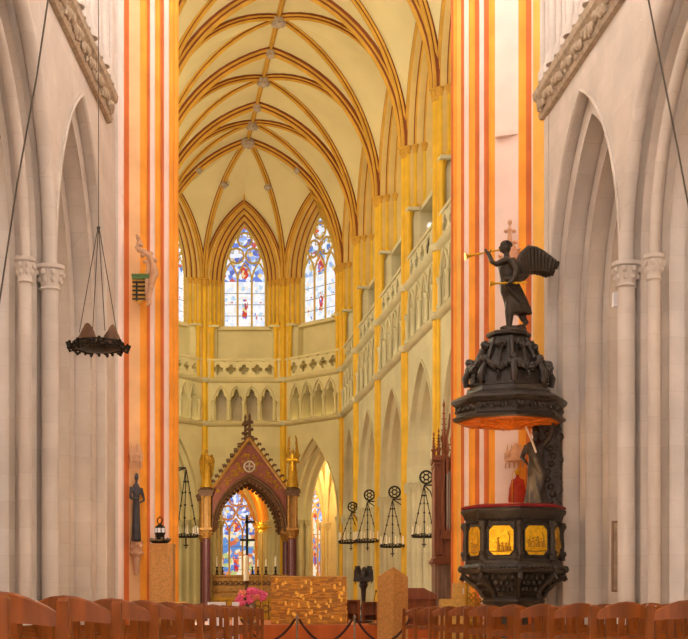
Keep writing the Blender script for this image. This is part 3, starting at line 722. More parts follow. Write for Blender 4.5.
# ================================================================ CHAIRS
def make_chair():
    t = thing('church_chair', '', 'chair')
    w, dp = .43, .40; hw = w/2-.02; yb, yf = -.19, .19
    mb = MB(); rows = []
    for i in range(9):
        u = -hw+2*hw*i/8; s = math.cos(PI*(i/8-.5)); c = yb-.012-.03*s
        zt, zbm = .785+.078*s**.9, .752+.016*s
        rows.append([(u, c-.011, zbm), (u, c+.011, zbm), (u, c+.011, zt-.006), (u, c+.006, zt), (u, c-.006, zt), (u, c-.011, zt-.006)])
    mb.grid(rows, 0, True); mb.build('top_rail', 'chair', t, smooth=True)
    mb = MB(); rows = []
    for i in range(9):
        u = -hw+2*hw*i/8; s = math.cos(PI*(i/8-.5)); c = yb-.005-.025*s
        rows.append([(u, c-.009, .60), (u, c+.009, .60), (u, c+.009, .64+.015*s), (u, c-.009, .64+.015*s)])
    mb.grid(rows, 0, True); mb.build('mid_rail', 'chair', t, smooth=True)
    mb = MB(); mb.box((0, -.005, .445), (w-.01, dp, .035), 0); mb.box((0, -.005, .468), (w-.05, dp-.04, .014), 0, 0, .9); mb.build('seat', 'rush', t)
    for sg in (-1, 1):
        mb = MB()
        rows = []
        for z, dy, q in ((0, .0, .015), (.44, 0, .019), (.6, -.01, .019), (.80, -.035, .018), (.832, -.037, .018), (.842, -.037, .012)):
            rows.append([(sg*hw+a*q, yb+dy*.6+b*q*.9, z) for a, b in ((-1, -1), (1, -1), (1, 1), (-1, 1))])
        b0 = mb.grid(rows, 0, True); mb.face([b0+20+j for j in range(4)]); mb.build('rear_leg', 'chair', t)
        mb = MB(); mb.box((sg*(hw-.005), yf-.02, .215), (.032, .032, .43)); mb.build('front_leg', 'chair', t)
        mb = MB(); mb.box((sg*hw, 0, .20), (.016, .36, .022)); mb.build('side_stretcher', 'chair', t)
    mb = MB(); mb.box((0, yf-.02, .26), (w-.06, .016, .022)); mb.build('front_stretcher', 'chair', t)
    return t
ORD = ['first', 'second', 'third', 'fourth', 'fifth', 'sixth', 'seventh', 'eighth', 'ninth', 'tenth', 'eleventh', 'twelfth', 'thirteenth', 'fourteenth']
proto = make_chair(); used = [False]
def place(x, y, rz, label, group):
    o = proto if not used[0] else copy_tree(proto); used[0] = True
    o.location = (x, y, 0); o.rotation_euler = (0, 0, rz); o['label'] = label; o['group'] = group
def seatname(i): return 'aisle seat' if i == 0 else '%s seat from the aisle' % ORD[i]
PW = .43/2-.02
rowsL = [3.42]+[4.16+1.03*k for k in range(12)]
for r, d in enumerate(rowsL):
    xe = -.845-.0066*(d-4)
    n = max(1, min(8, int((d*.251+xe)/.47)+2))
    for i in range(n):
        place(xe-PW-.47*i, d+.19+random.uniform(-.02, .02), random.uniform(-.03, .03),
              'wooden chair in left block, %s row from the camera, %s' % (ORD[r], seatname(i)), 'chairs left of the central aisle')
rowsR = [7.1+1.03*k for k in range(10)]
for r, d in enumerate(rowsR):
    xe = 1.555-.0935*(d-7.1)
    n = max(1, min(8, int((d*.251-xe)/.47)+2))
    for i in range(n):
        q = .47*i+PW
        place(xe+q, d+.19+q*.0935+random.uniform(-.02, .02), .093+random.uniform(-.03, .03),
              'wooden chair in right block, %s row from the camera, %s' % (ORD[r], seatname(i)), 'chairs right of the central aisle')
#<<T
# ================================================================ FIGURES
def figure(mb, H, x=0, y=0, z=0, face=-PI/2, arms=(), lean=0.0, robe=True, wide=1.0, folds=9, deep=.10):
    """draped standing figure; face = heading angle; arms = lists of points in body axes (right, forward, up) as fractions of H"""
    cf, sf = math.cos(face), math.sin(face)
    def W(r, f, u): return (x+H*(r*sf+f*cf), y+H*(-r*cf+f*sf), z+H*u)
    prof = [(0, .15, .125, 0), (.02, .155, .13, 0), (.12, .14, .115, 0), (.28, .125, .10, .005), (.42, .118, .09, .0), (.52, .112, .082, 0), (.58, .098, .072, 0), (.68, .112, .078, .005), (.76, .125, .07, 0), (.80, .115, .06, -.002), (.825, .07, .048, 0), (.845, .04, .04, .006), (.88, .037, .037, .012)]
    rows = []
    for u, a, b, f0 in prof:
        row = []
        for j in range(28):
            th = 2*PI*j/28; k = 1+(deep*(1-u/.6) if u < .6 else 0)*math.sin(folds*th+u*9)
            row.append(W(wide*a*k*math.cos(th), b*k*math.sin(th)+f0+lean*u*u, u))
        rows.append(row)
    b = mb.grid(rows, 0, True); mb.face([b+j for j in range(28)][::-1]); mb.face([b+(len(prof)-1)*28+j for j in range(28)])
    hf = lean*.85
    def blob(r, f, u, s, n=10): c = W(r, f+hf, u); mb.ball(c, (s[0]*H, s[0]*H, s[1]*H), 0, n, 7)
    blob(0, .012, .925, (.050, .066)); blob(0, .03, .895, (.032, .032)); blob(0, .066, .918, (.010, .018), 6); blob(0, .055, .898, (.015, .007), 6)
    for sg in (-1, 1): blob(sg*.021, .05, .944, (.014, .007), 6); blob(sg*.05, .01, .925, (.010, .018), 6)
    for arm in arms:
        pts = [W(*p) for p in arm]; n = len(pts)
        mb.tube(pts, [H*(.040-.018*i/(n-1)) for i in range(n)], 0, 10)
        a, b2 = Vector(arm[-2]), Vector(arm[-1]); d = (b2-a).normalized(); s = Vector((d.y, -d.x, 0)); s = s.normalized() if s.length > .05 else Vector((1, 0, 0))
        mb.ball(W(*(b2+d*.02)), (H*.022, H*.022, H*.022), 0, 8, 5)
        for k in range(4):
            q = b2+d*.03+s*(.012*(k-1.5)); e = q+d*(.045-.006*abs(k-1.2)); g = e+d*.012-Vector((0, 0, .012)); mb.tube([W(*q), W(*e), W(*g)], H*.0065, 0, 6)
        q = b2+d*.012+s*.022; mb.tube([W(*q), W(*(q+d*.025+s*.014)), W(*(q+d*.042+s*.012))], H*.0075, 0, 6)
    return W
# ================================================================ PULPIT
PX, PY = X(513.5, 25.8), 25.8
pul = thing('pulpit', 'carved dark oak octagonal pulpit with gilded panels and sounding board against right pier', 'pulpit', (PX, PY, 0))
A8 = -PI/2
mb = MB(); mb.lathe((0, 0, 0), [(.45, 0), (.45, .12), (.3, .2), (.26, .85), (.56, .95), (.60, 1.0), (.57, 1.06), (.52, 1.1)], 0, 8, A8)
mb.build('base', 'oak', pul)
mb = MB(); mb.lathe((0, 0, 0), [(.52, 1.1), (.56, 1.2), (.66, 1.32), (.80, 1.44), (.84, 1.5)], 0, 8, A8)
for k in range(40):
    a = 2*PI*k/40; q = .93+.07*abs(math.cos(4*(a-A8)))
    for r, z in ((.6, 1.22), (.70, 1.34), (.80, 1.44)): mb.ball((r*q*math.cos(a), r*q*math.sin(a), z), (.045, .045, .05), 0, 6, 4)
for k in range(8):
    a = A8+k*PI/4
    mb.tube([(r*math.cos(a), r*math.sin(a), z) for r, z in ((.56, 1.08), (.62, 1.2), (.74, 1.32), (.88, 1.42), (.97, 1.5), (.99, 1.42), (.94, 1.38))], [.05, .05, .05, .055, .05, .04, .02], 0, 8)
mb.build('corbel', 'oak', pul, smooth=True)
bas = MB(); bas.lathe((0, 0, 0), [(.84, 1.5), (.95, 1.52), (.99, 1.58), (.96, 1.66), (.91, 1.70), (.90, 1.76), (.86, 1.78), (.86, 2.58), (.90, 2.62), (.93, 2.66), (.94, 2.72), (.99, 2.78), (1.0, 2.84), (.97, 2.87), (.7, 2.87)], 0, 8, A8)
for k in range(8):
    a = A8+k*PI/4; c, s = math.cos(a), math.sin(a)
    bas.lathe((.9*c, .9*s, 1.76), [(.075, 0), (.075, .08), (.05, .11), (.06, .35), (.045, .55), (.05, .62), (.085, .72), (.085, .82)], 0, 8)
    for z in (1.9, 2.5): bas.ball((.95*c, .95*s, z), (.05, .05, .07), 0, 8, 5)
    bas.ball((.99*c, .99*s, 1.6), (.06, .06, .07), 0, 8, 5)
    a2 = a+PI/8
    for j in range(-4, 5):      # leaf frieze under the cornice, frame beads below
        e = j*.075; ap = .87*math.cos(PI/8)+.01
        p = (ap*math.cos(a2)-e*math.sin(a2), ap*math.sin(a2)+e*math.cos(a2))
        bas.ball((p[0], p[1], 2.60-.02*(j % 2)), (.04, .04, .03), 0, 6, 4)
        bas.ball((p[0]*1.1, p[1]*1.1, 1.62), (.045, .045, .03), 0, 6, 4)
    for ux, uz in ((-.27, 2.44), (.27, 2.44), (-.27, 1.92), (.27, 1.92)):
        p = (.8*math.cos(a2)-ux*math.sin(a2), .8*math.sin(a2)+ux*math.cos(a2)); bas.ball((p[0], p[1], uz), (.045, .045, .06), 0, 6, 4)
bas.v = [(a, b, c if c < 1.78 else 1.78+(c-1.78)*.86) for a, b, c in bas.v]
bsk = bas.build('basket', 'oak', pul, smooth=True)
mb = MB(); mb.lathe((0, 0, 0), [(.99, 2.72), (.99, 2.765), (.93, 2.785), (.80, 2.785), (.76, 2.76)], 0, 8, A8); mb.build('cushioned_rim', 'red_cloth', pul)
for k, a2 in enumerate((A8-PI/8, A8+PI/8, A8-3*PI/8, A8+3*PI/8, A8-5*PI/8)):
    ap = .86*math.cos(PI/8); c, s = math.cos(a2), math.sin(a2); zc = 2.115
    def PP(e, z, o): return (c*(ap+o)-e*s, s*(ap+o)+e*c, zc+z)
    oc = [(-.15, -.27), (.15, -.27), (.235, -.18), (.235, .18), (.15, .27), (-.15, .27), (-.235, .18), (-.235, -.18)]
    mb = MB(); mb.prism([PP(e, z, .0) for e, z in oc], (0, 0, 0), (c*.035, s*.035, 0)); pn = mb.build('relief_panel', 'gold_relief', pul)
    mb = MB(); mb.tube([PP(e*1.04, z*1.04, .035) for e, z in oc+oc[:1]], .016, 0, 6); mb.build('panel_frame', 'oak', pn)
    rnd = random.Random(k+3); mb = MB()
    for e, h in ((-.06, .2), (.02, .11), (.09, .1), (.15, .09)) if k % 2 == 0 else ((-.15, .1), (-.07, .13), (.02, .15), (.1, .12), (.16, .09)):
        zb = -.2 if k % 2 == 0 else -.13
        mb.tube([PP(e, zb, .045), PP(e+.01, zb+h*.6, .05), PP(e, zb+h, .05)], [.03, .026, .016], 0, 8); q = PP(e, zb+h+.03, .05); mb.ball(q, .021, 0, 8, 5)
        mb.tube([PP(e, zb+h*.8, .05), PP(e-.05, zb+h*.7+.05*rnd.random(), .06)], .010, 0, 6)
    mb.tube([PP(-.2, -.2, .04), PP(0, -.21, .045), PP(.2, -.19, .04)], .014, 0, 6); mb.tube([PP(.14, -.1, .04), PP(.16, .05, .04), PP(.12, .16, .04)], .012, 0, 6)
    mb.build('relief_figures', 'goldmatte', pn, smooth=True)
# sounding board
mb = MB(); mb.lathe((0, 0, 0), [(.98, 4.36), (1.06, 4.38), (1.07, 4.43), (1.0, 4.47), (.99, 4.52), (1.02, 4.64), (1.08, 4.68), (1.10, 4.74), (1.07, 4.78), (.8, 4.9)], 0, 8, A8)
for k in range(8):
    a = A8+k*PI/4+PI/8; ap = 1.0*math.cos(PI/8)+.01
    for j in range(-5, 6):
        e = j*.068; mb.ball((ap*math.cos(a)-e*math.sin(a), ap*math.sin(a)+e*math.cos(a), 4.58+.025*math.sin(j*2.2)), (.036, .036, .04), 0, 6, 4)
sb = mb.build('sounding_board', 'oak', pul, smooth=True, loc=(-.08, 0, 0))
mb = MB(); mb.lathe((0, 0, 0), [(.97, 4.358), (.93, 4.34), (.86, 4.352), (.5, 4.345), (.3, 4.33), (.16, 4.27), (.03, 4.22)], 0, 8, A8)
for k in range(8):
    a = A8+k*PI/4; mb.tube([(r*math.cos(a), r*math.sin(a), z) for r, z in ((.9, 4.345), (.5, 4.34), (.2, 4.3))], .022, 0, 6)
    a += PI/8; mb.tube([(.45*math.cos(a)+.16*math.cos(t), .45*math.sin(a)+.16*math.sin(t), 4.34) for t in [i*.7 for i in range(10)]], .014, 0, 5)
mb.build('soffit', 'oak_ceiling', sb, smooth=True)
mb = MB(); mb.lathe((0, 0, 0), [(.80, 4.88), (.78, 4.98), (.73, 5.0), (.72, 5.22), (.67, 5.34), (.55, 5.52), (.46, 5.7), (.40, 5.86), (.37, 5.94), (.42, 5.98), (.43, 6.03), (.38, 6.06), (.2, 6.06)], 0, 8, A8)
for k in range(8):
    a = A8+k*PI/4
    mb.tube([(r*math.cos(a), r*math.sin(a), z) for r, z in ((.43, 5.9), (.50, 5.72), (.60, 5.52), (.74, 5.35), (.82, 5.18), (.80, 5.05), (.73, 5.06))], [.04, .045, .05, .06, .07, .06, .03], 0, 8)
dome = mb.build('crown', 'oak', pul, smooth=True, loc=(-.09, 0, 0))
rnd = random.Random(5)
for k in range(8):
    a = A8+k*PI/4+PI/8; mb = MB()
    for j in range(-5, 6):
        e = j*.055; dip = .16*(1-(j/5)**2); z = 5.47-dip; r = .63+dip*.42
        for q in range(3): mb.ball(((r+.03*q)*math.cos(a)-e*math.sin(a)+rnd.uniform(-.02, .02), r*math.sin(a)+e*math.cos(a)+rnd.uniform(-.02, .02), z+rnd.uniform(-.03, .03)), rnd.uniform(.05, .08), 0, 6, 4)
    mb.tube([(.5*math.cos(a), .5*math.sin(a), 5.8), (.62*math.cos(a), .62*math.sin(a), 5.45), (.72*math.cos(a), .72*math.sin(a), 5.2), (.72*math.cos(a), .72*math.sin(a), 5.06)], .03, 0, 6)
    for j in range(8): mb.ball((.47*math.cos(a)+rnd.uniform(-.08, .08), .47*math.sin(a)+rnd.uniform(-.08, .08), 5.76+rnd.uniform(-.07, .07)), rnd.uniform(.045, .075), 0, 6, 4)
    for j in range(3): mb.ball((.74*math.cos(a), .74*math.sin(a), 5.2-.06*j), .04-.006*j, 0, 6, 4)
    mb.build('garland', 'oak', dome, smooth=True)
mb = MB(); bx = 3.9-PX
mb.box((bx, .32, 3.28), (.40, .26, 2.5))
for j in range(17):
    z = 2.1+j*.145
    for sg in (-1, 1): mb.ball((bx+sg*(.17+.04*math.sin(j*1.9)), .24, z), (.075, .07, .085), 0, 8, 5)
    mb.ball((bx+.06*math.sin(j*1.3), .17, z+.06), (.07, .05, .06), 0, 8, 5)
mb.build('back_panel', 'oak', pul, smooth=True)
fm = MB(); figure(fm, 1.52, bx-.25, .22, 2.8, -PI/2-.5, [[(-.11, 0, .78), (-.2, .03, .86), (-.24, .05, .99)], [(.12, 0, .77), (.17, .05, .62), (.1, .12, .56)]], wide=.95, folds=6, deep=.2)
fm.ball((bx-.25, .24, 4.28), (.085, .085, .07), 0, 8, 5)
fm.tube([(bx-.4, .12, 4.0), (bx-.27, .06, 3.7), (bx-.15, .1, 3.4), (bx-.2, .12, 3.05)], [.07, .09, .09, .06], 0, 8)
cf_ = fused('carved_figure', fm, 'oak', .02, pul)
mb = MB(); mb.tube([(bx-.47, .06, 4.3), (bx-.37, .02, 4.06), (bx-.28, .0, 3.8)], .022, 0, 6); mb.build('scroll', 'stone', cf_, smooth=True)

# angel finial
ax_, ay_, az_ = X(514, 25.8)-.03, 25.8, 6.07
ang = thing('trumpeting_angel', 'dark bronze winged angel blowing a gold trumpet on top of the pulpit', 'statue', (ax_, ay_, az_))
mb = MB()
def loft(rows_, n=20, fold=0.0):
    rows = []
    for cx_, cy_, cz_, a, b in rows_:
        rows.append([(cx_+a*math.cos(2*PI*j/n)*(1+fold*math.sin(7*2*PI*j/n+cz_*14)), cy_+b*math.sin(2*PI*j/n)*(1+fold*math.sin(7*2*PI*j/n+cz_*14)), cz_) for j in range(n)])
    b0 = mb.grid(rows, 0, True); mb.face([b0+j for j in range(n)][::-1]); mb.face([b0+(len(rows)-1)*n+j for j in range(n)])
loft([(.10, 0, .34, .17, .14), (.07, 0, .45, .18, .16), (.02, 0, .62, .17, .16), (-.02, 0, .76, .16, .16), (-.05, 0, .9, .145, .145), (-.07, 0, .98, .12, .13), (-.07, 0, 1.1, .13, .15), (-.08, 0, 1.24, .135, .17), (-.09, 0, 1.34, .11, .18), (-.10, 0, 1.40, .06, .09), (-.11, 0, 1.46, .05, .055), (-.12, 0, 1.52, .05, .05)], 24, .06)
mb.ball((-.13, 0, 1.585), (.095, .08, .115), 0, 12, 8); mb.ball((-.205, 0, 1.55), (.04, .045, .04), 0, 8, 6); mb.ball((-.228, 0, 1.585), (.022, .016, .028), 0, 6, 5); mb.ball((-.20, 0, 1.625), (.03, .06, .014), 0, 8, 5)
for sg in (-1, 1): mb.ball((-.11, sg*.082, 1.58), (.02, .014, .03), 0, 6, 4)
mb.tube([(-.02, -.06, .62), (-.06, -.07, .36), (-.07, -.07, .10), (-.10, -.07, .06), (-.2, -.07, .05)], [.10, .07, .05, .045, .03], 0, 10)
mb.tube([(.02, .07, .66), (.10, .07, .42), (.20, .07, .24), (.24, .07, .2), (.18, .07, .12)], [.10, .075, .055, .05, .03], 0, 10)
mb.tube([(-.10, -.17, 1.33), (-.30, -.2, 1.22), (-.37, -.2, 1.27), (-.42, -.12, 1.43)], [.065, .055, .045, .035], 0, 10)
mb.tube([(-.05, -.18, 1.32), (.02, -.25, 1.1), (.0, -.27, .98), (-.06, -.3, .88)], [.07, .058, .045, .035], 0, 10)
for c, d in (((-.44, -.11, 1.46), (-.5, 0, .86)), ((-.07, -.31, .86), (-.5, -.2, -.7))):
    D = Vector(d).normalized(); mb.ball(c, .04, 0, 8, 5)
    for k in range(4): q = Vector(c)+Vector((0, .016*(k-1.5), .0))+D*.02; mb.tube([q, q+D*.05+Vector((-.02, 0, 0)), q+D*.055+Vector((.02, 0, .01))], .011, 0, 6)
    q = Vector(c)+Vector((.02, -.02, 0)); mb.tube([q, q+Vector((.03, -.02, .03)), q+Vector((.01, -.04, .06))], .012, 0, 6)
mb.tube([(-.15, -.12, .98), (.02, -.16, .95), (.14, -.1, 1.02), (.2, 0, 1.12)], [.05, .07, .06, .05], 0, 8)
mb.tube([(.08, -.1, .5), (.2, -.05, .42), (.24, 0, .33)], [.07, .06, .03], 0, 8)
mb.tube([(-.15, -.14, .9), (-.02, -.17, .7), (.12, -.14, .5)], [.03, .04, .04], 0, 8)
mb.v = [((a+.05)*(1.34 if .3 < c < 1.3 and -.25 < a else 1.12)-.05 if 0 < c < 1.42 else (a+.13)*1.12-.13, b*1.12, c) for a, b, c in mb.v]
fused('body', mb, 'bronze', .016, ang)
mb = MB(); rnd = random.Random(2)
for k in range(26):
    a, b = rnd.uniform(0, 2*PI), rnd.uniform(.0, 1.3); mb.ball((-.115+.09*math.cos(a)*math.cos(b), .085*math.sin(a)*math.cos(b), 1.63+.075*math.sin(b)), (.034, .034, .028), 0, 6, 5)
mb.build('curled_hair', 'bronze', ang, smooth=True)
mb = MB(); mb.lathe((0, 0, 0), [(.26, 0), (.25, .05), (.2, .09), (.1, .11)], 0, 9); mb.ball((-.12, -.08, .06), (.13, .1, .05), 0, 8, 5); mb.ball((.16, .06, .06), (.12, .1, .1), 0, 8, 5); mb.build('rocky_base', 'bronze', ang, smooth=True)
for sg in (-1, 1):
    mb = MB(); dy = sg*.10
    le = [(.08, 1.22), (.17, 1.44), (.29, 1.55), (.42, 1.52), (.55, 1.44), (.70, 1.33), (.80, 1.25)]
    te = [(.14, .97), (.22, 1.0), (.30, 1.12), (.42, 1.13), (.54, 1.11), (.64, 1.08), (.76, 1.12)]
    sp = lambda x_: sg*(.08+.22*x_)
    mb.tube([(x_, sp(x_), z_) for x_, z_ in le], [.05, .06, .055, .05, .045, .035, .02], 0, 8)
    for i in range(13):
        f = i/12*6; j = min(int(f), 5); t = f-j
        a = (le[j][0]*(1-t)+le[j+1][0]*t, le[j][1]*(1-t)+le[j+1][1]*t); b = (te[j][0]*(1-t)+te[j+1][0]*t, te[j][1]*(1-t)+te[j+1][1]*t)
        for lay, (q0, q1, w0) in enumerate(((0, 1, .05), (0, .62, .05), (0, .32, .046))):
            P0 = (a[0]+(b[0]-a[0])*q0, a[1]+(b[1]-a[1])*q0); P1 = (a[0]+(b[0]-a[0])*q1+.02, a[1]+(b[1]-a[1])*q1); o = -.012*lay
            m_ = ((P0[0]+P1[0])/2, (P0[1]+P1[1])/2)
            mb.tube([(P0[0], sp(P0[0])+o, P0[1]), (m_[0], sp(m_[0])+o-.01, m_[1]), (P1[0], sp(P1[0])+o, P1[1])], [w0*.8, w0, w0*.55], 0, 6)
    mb.build('wing', 'bronze', ang, smooth=True)
def trumpet(a, b, bellr):
    a, b = Vector(a), Vector(b); d = b-a; mb = MB()
    mb.tube([a, a+d*.5, a+d*.82, a+d*.93, b], [.013, .016, .02, .035, bellr], 0, 10); mb.ball(a+d*.3, .028, 0, 8, 5); mb.ball(a+d*.6, .028, 0, 8, 5)
    o = mb.build('trumpet', 'gold', ang, smooth=True); o['label'] = 'gilded trumpet'
trumpet((-.24, -.03, 1.545), (-.90, -.14, 1.385), .075); trumpet((.24, -.3, .86), (-.46, -.3, .845), .06)

# ================================================================ FITTINGS ON THE PIERS
def niche_canopy(mb, c, w, h):
    x, y, z = c
    mb.box((x, y+.04, z+h*.5), (w, .12, h*.3))
    for k in range(5):
        u = x-w/2+w*(k+.5)/5
        mb.tube([(u-w*.1, y-.05, z), (u-w*.07, y-.06, z+h*.2), (u, y-.07, z+h*.34), (u+w*.07, y-.06, z+h*.2), (u+w*.1, y-.05, z)], .014, 0, 5)
        mb.lathe((u, y-.05, z+h*.3), [(.03, 0), (.03, h*.2), (.045, h*.25), (.02, h*.45), (.005, h*.68)], 0, 6)
    mb.lathe((x, y+.02, z+h*.3), [(w*.5, 0), (w*.52, h*.1), (w*.4, h*.14), (w*.3, h*.4), (w*.08, h*.7), (w*.06, h*.75)], 0, 8)
yb = 27.72
bx_ = X(517.5, yb)
can = MB(); niche_canopy(can, (bx_-.02, yb+.12, Z(468, yb)), .44, .5)
tag(can.build('statue_canopy', 'flesh_carve', smooth=True), 'pale stone traceried canopy above the red-robed statue on right pier', 'canopy')
bis = thing('bishop_statue', 'small red-robed crowned bishop statue standing behind the pulpit rim', 'statue', (bx_, yb, 0))
mb = MB(); zb_ = Z(504, yb); figure(mb, .62, 0, 0, zb_, -PI/2-.2, [[(-.12, 0, .77), (-.18, .06, .62), (-.08, .14, .58)], [(.12, 0, .77), (.18, .06, .64), (.1, .15, .66)]], wide=1.75)
mb.lathe((0, 0, zb_), [(.18, 0), (.19, .1), (.17, .3), (.14, .42), (.09, .5), (.04, .53)], 0, 16, 0, 1, .62)
fused('body', mb, 'red_robe', .011, bis)
mb = MB(); mb.lathe((0, -.012, zb_+.59), [(.042, 0), (.05, .02), (.056, .06), (.045, .075), (.02, .11), (.004, .14)], 0, 8)
for k in range(6): mb.ball((.05*math.cos(k), .05*math.sin(k)-.012, zb_+.66), .012, 0, 6, 4)
mb.build('crown', 'gold', bis, smooth=True)
mb = MB(); mb.tube([(-.12, -.1, zb_+.02), (-.12, -.1, zb_+.6), (-.1, -.1, zb_+.66), (-.07, -.1, zb_+.63)], .009, 0, 6); mb.build('crozier', 'gold', bis, smooth=True)
mb = MB(); mb.lathe((0, .03, zb_-.3), [(.05, 0), (.08, .1), (.16, .24), (.18, .3)], 0, 8); mb.build('console', 'flesh_carve', bis, smooth=True)
# crocketed finial behind the angel
fx, fy = X(510, 27.8), 27.85
mb = MB(); z0 = Z(262, fy); mb.lathe((fx, fy, z0), [(.17, 0), (.18, .06), (.13, .1), (.05, .45), (.03, .62), (.05, .66), (.02, .72), (.03, .8), (.01, .86)], 0, 8)
for sg in (-1, 1):
    mb.tube([(fx+sg*.2, fy, z0+.02), (fx+sg*.16, fy, z0+.2), (fx+sg*.06, fy, z0+.36), (fx, fy, z0+.5)], [.035, .03, .025, .02], 0, 6)
    for q, (a, b) in enumerate(((.2, .12), (.17, .26), (.11, .4), (.08, .62))): mb.ball((fx+sg*a, fy-.02, z0+b), (.05, .05, .04), 0, 7, 5)
    mb.torus((fx+sg*.07, fy-.03, z0+.2), .06, .016, 'y', 0, 12, 5)
mb.ball((fx, fy-.02, z0+.8), (.05, .05, .06), 0, 7, 5)
tag(mb.build('carved_finial', 'flesh_carve', smooth=True), 'pale crocketed stone finial on right pier just behind the bronze angel', 'finial')
# left pier: saint in a narrow niche
nx, ny = X(135.5, 28.1), 28.2
st = thing('saint_statue', 'dark weathered saint statue on a carved console on left pier', 'statue', (nx, ny, 0))
mb = MB(); figure(mb, Z(471, 28)-Z(541, 28), 0, 0, Z(541, 28), -.9, [[(.12, 0, .77), (.17, .05, .62), (.08, .13, .6)], [(-.12, 0, .77), (-.17, .06, .6), (-.05, .14, .56)]], wide=.7)
mb.v = [(a*.62, b, c) for a, b, c in mb.v]
fused('body', mb, 'statue_dark', .022, st)
mb = MB(); z0 = Z(575, 28); hh = Z(541, 28)-z0
mb.lathe((0, .05, z0), [(.03, 0), (.06, hh*.2), (.08, hh*.45), (.10, hh*.7), (.13, hh*.88), (.14, hh)], 0, 8)
for k in range(9): a = -PI+k*PI/8; mb.ball((.10*math.cos(a), .05+.10*math.sin(a), z0+hh*(.66+.2*(k % 2))), .05, 0, 6, 4)
mb.build('console', 'flesh_carve', st, smooth=True)
mb = MB(); niche_canopy(mb, (nx, ny+.02, Z(468, 28)), .24, .5); tag(mb.build('statue_canopy', 'flesh_carve', smooth=True), 'carved stone canopy above the dark saint statue on left pier', 'canopy')
# carved coat of arms on the left pier
kx, ky = X(141, 28.0), 28.05
cr = thing('carved_crest', 'painted heraldic crest with striped shield and stone mantling on left pier', 'crest', (kx, ky, Z(305, 28)))
mb = MB(); W_, H_ = .27, .50
mb.prism([(-W_/2, 0, .12), (0, 0, 0), (W_/2, 0, .12), (W_/2, 0, H_), (-W_/2, 0, H_)], (0, 0, 0), (0, .12, 0)); sh_ = mb.build('shield', 'p_yellow', cr, loc=(-.03, -.14, 0))
mb = MB()
for k in range(5): mb.box((0, -.02, .1+k*.085), (W_*.96, .03, .034))
mb.box((-.04, -.025, .26), (.035, .03, .4)); mb.build('shield_bars', 'black', sh_)
mb = MB(); mb.box((.02, -.12, .54), (.36, .2, .08)); 
for k in range(7): mb.ball((-.14+k*.05, -.2, .575), .035, 0, 6, 4)
mb.build('green_hat', 'slate_green', cr, smooth=True)
mb = MB()
mb.tube([(-.08, -.08, 1.42), (-.02, -.12, 1.28), (-.06, -.12, 1.16), (.02, -.14, 1.1)], [.03, .05, .06, .05], 0, 8)
mb.tube([(-.05, -.12, 1.12), (.08, -.16, 1.06), (.2, -.18, .96), (.25, -.18, .8), (.23, -.18, .6)], [.05, .06, .06, .05, .04], 0, 8)
mb.tube([(.20, -.16, .98), (.28, -.18, .8), (.30, -.18, .62), (.25, -.18, .5), (.22, -.18, .3), (.16, -.16, .1), (.19, -.16, 0), (.13, -.16, -.03)], [.03, .05, .085, .08, .05, .06, .05, .03], 0, 8)
mb.tube([(.16, -.16, .92), (.17, -.18, .72), (.13, -.18, .55), (.15, -.18, .38), (.12, -.18, .2)], [.03, .04, .035, .045, .03], 0, 8)
for a, b in ((-.04, 1.34), (.02, 1.2), (.1, .86), (.22, 1.02), (.3, .88), (.05, .98), (.33, .58)): mb.ball((a, -.17, b), (.05, .05, .045), 0, 7, 5)
mb.build('mantling', 'flesh_carve', cr, smooth=True)
# ================================================================ PEDESTAL WITH RELIQUARY
qx, qd = X(162.5, 27.4), 27.4
ped = MB(); ztp = Z(544, qd); ped.box((qx, qd, ztp/2), (.46, .46, ztp)); ped.box((qx, qd, ztp-.015), (.48, .48, .03)); ped.box((qx, qd, .06), (.5, .5, .12))
tag(ped.build('pedestal', 'ambo'), 'speckled brown stone pedestal carrying the reliquary at left pier', 'pedestal')
rel = thing('reliquary', 'metal reliquary lantern with loop handle on brown stone pedestal', 'reliquary', (qx-.05, qd, ztp))
mb = MB(); mb.lathe((0, 0, 0), [(.12, 0), (.16, .02), (.20, .05), (.21, .08), (.18, .08)], 0, 16)
for k in range(10): a = k*PI/5; mb.ball((.2*math.cos(a), .2*math.sin(a), .1), .026, 0, 6, 4)
mb.build('tray', 'steel', rel, smooth=True)
mb = MB(); mb.lathe((0, 0, .08), [(.09, 0), (.09, .1), (.11, .12), (.10, .26), (.05, .3), (.03, .32)], 0, 8); mb.build('lantern_body', 'iron', rel, smooth=True)
for k in range(3): mb = MB(); a = -PI/2+.7*(k-1); mb.box((.108*math.cos(a), .108*math.sin(a), .27), (.05, .05, .09), 0, a); mb.build('glass_panel', 'white', rel)
mb = MB(); mb.tube([(0, 0, .38), (-.05, 0, .44), (-.05, 0, .5), (0, 0, .54), (.05, 0, .5), (.04, 0, .44), (.0, 0, .40)], .014, 0, 6); mb.build('handle', 'iron', rel, smooth=True)
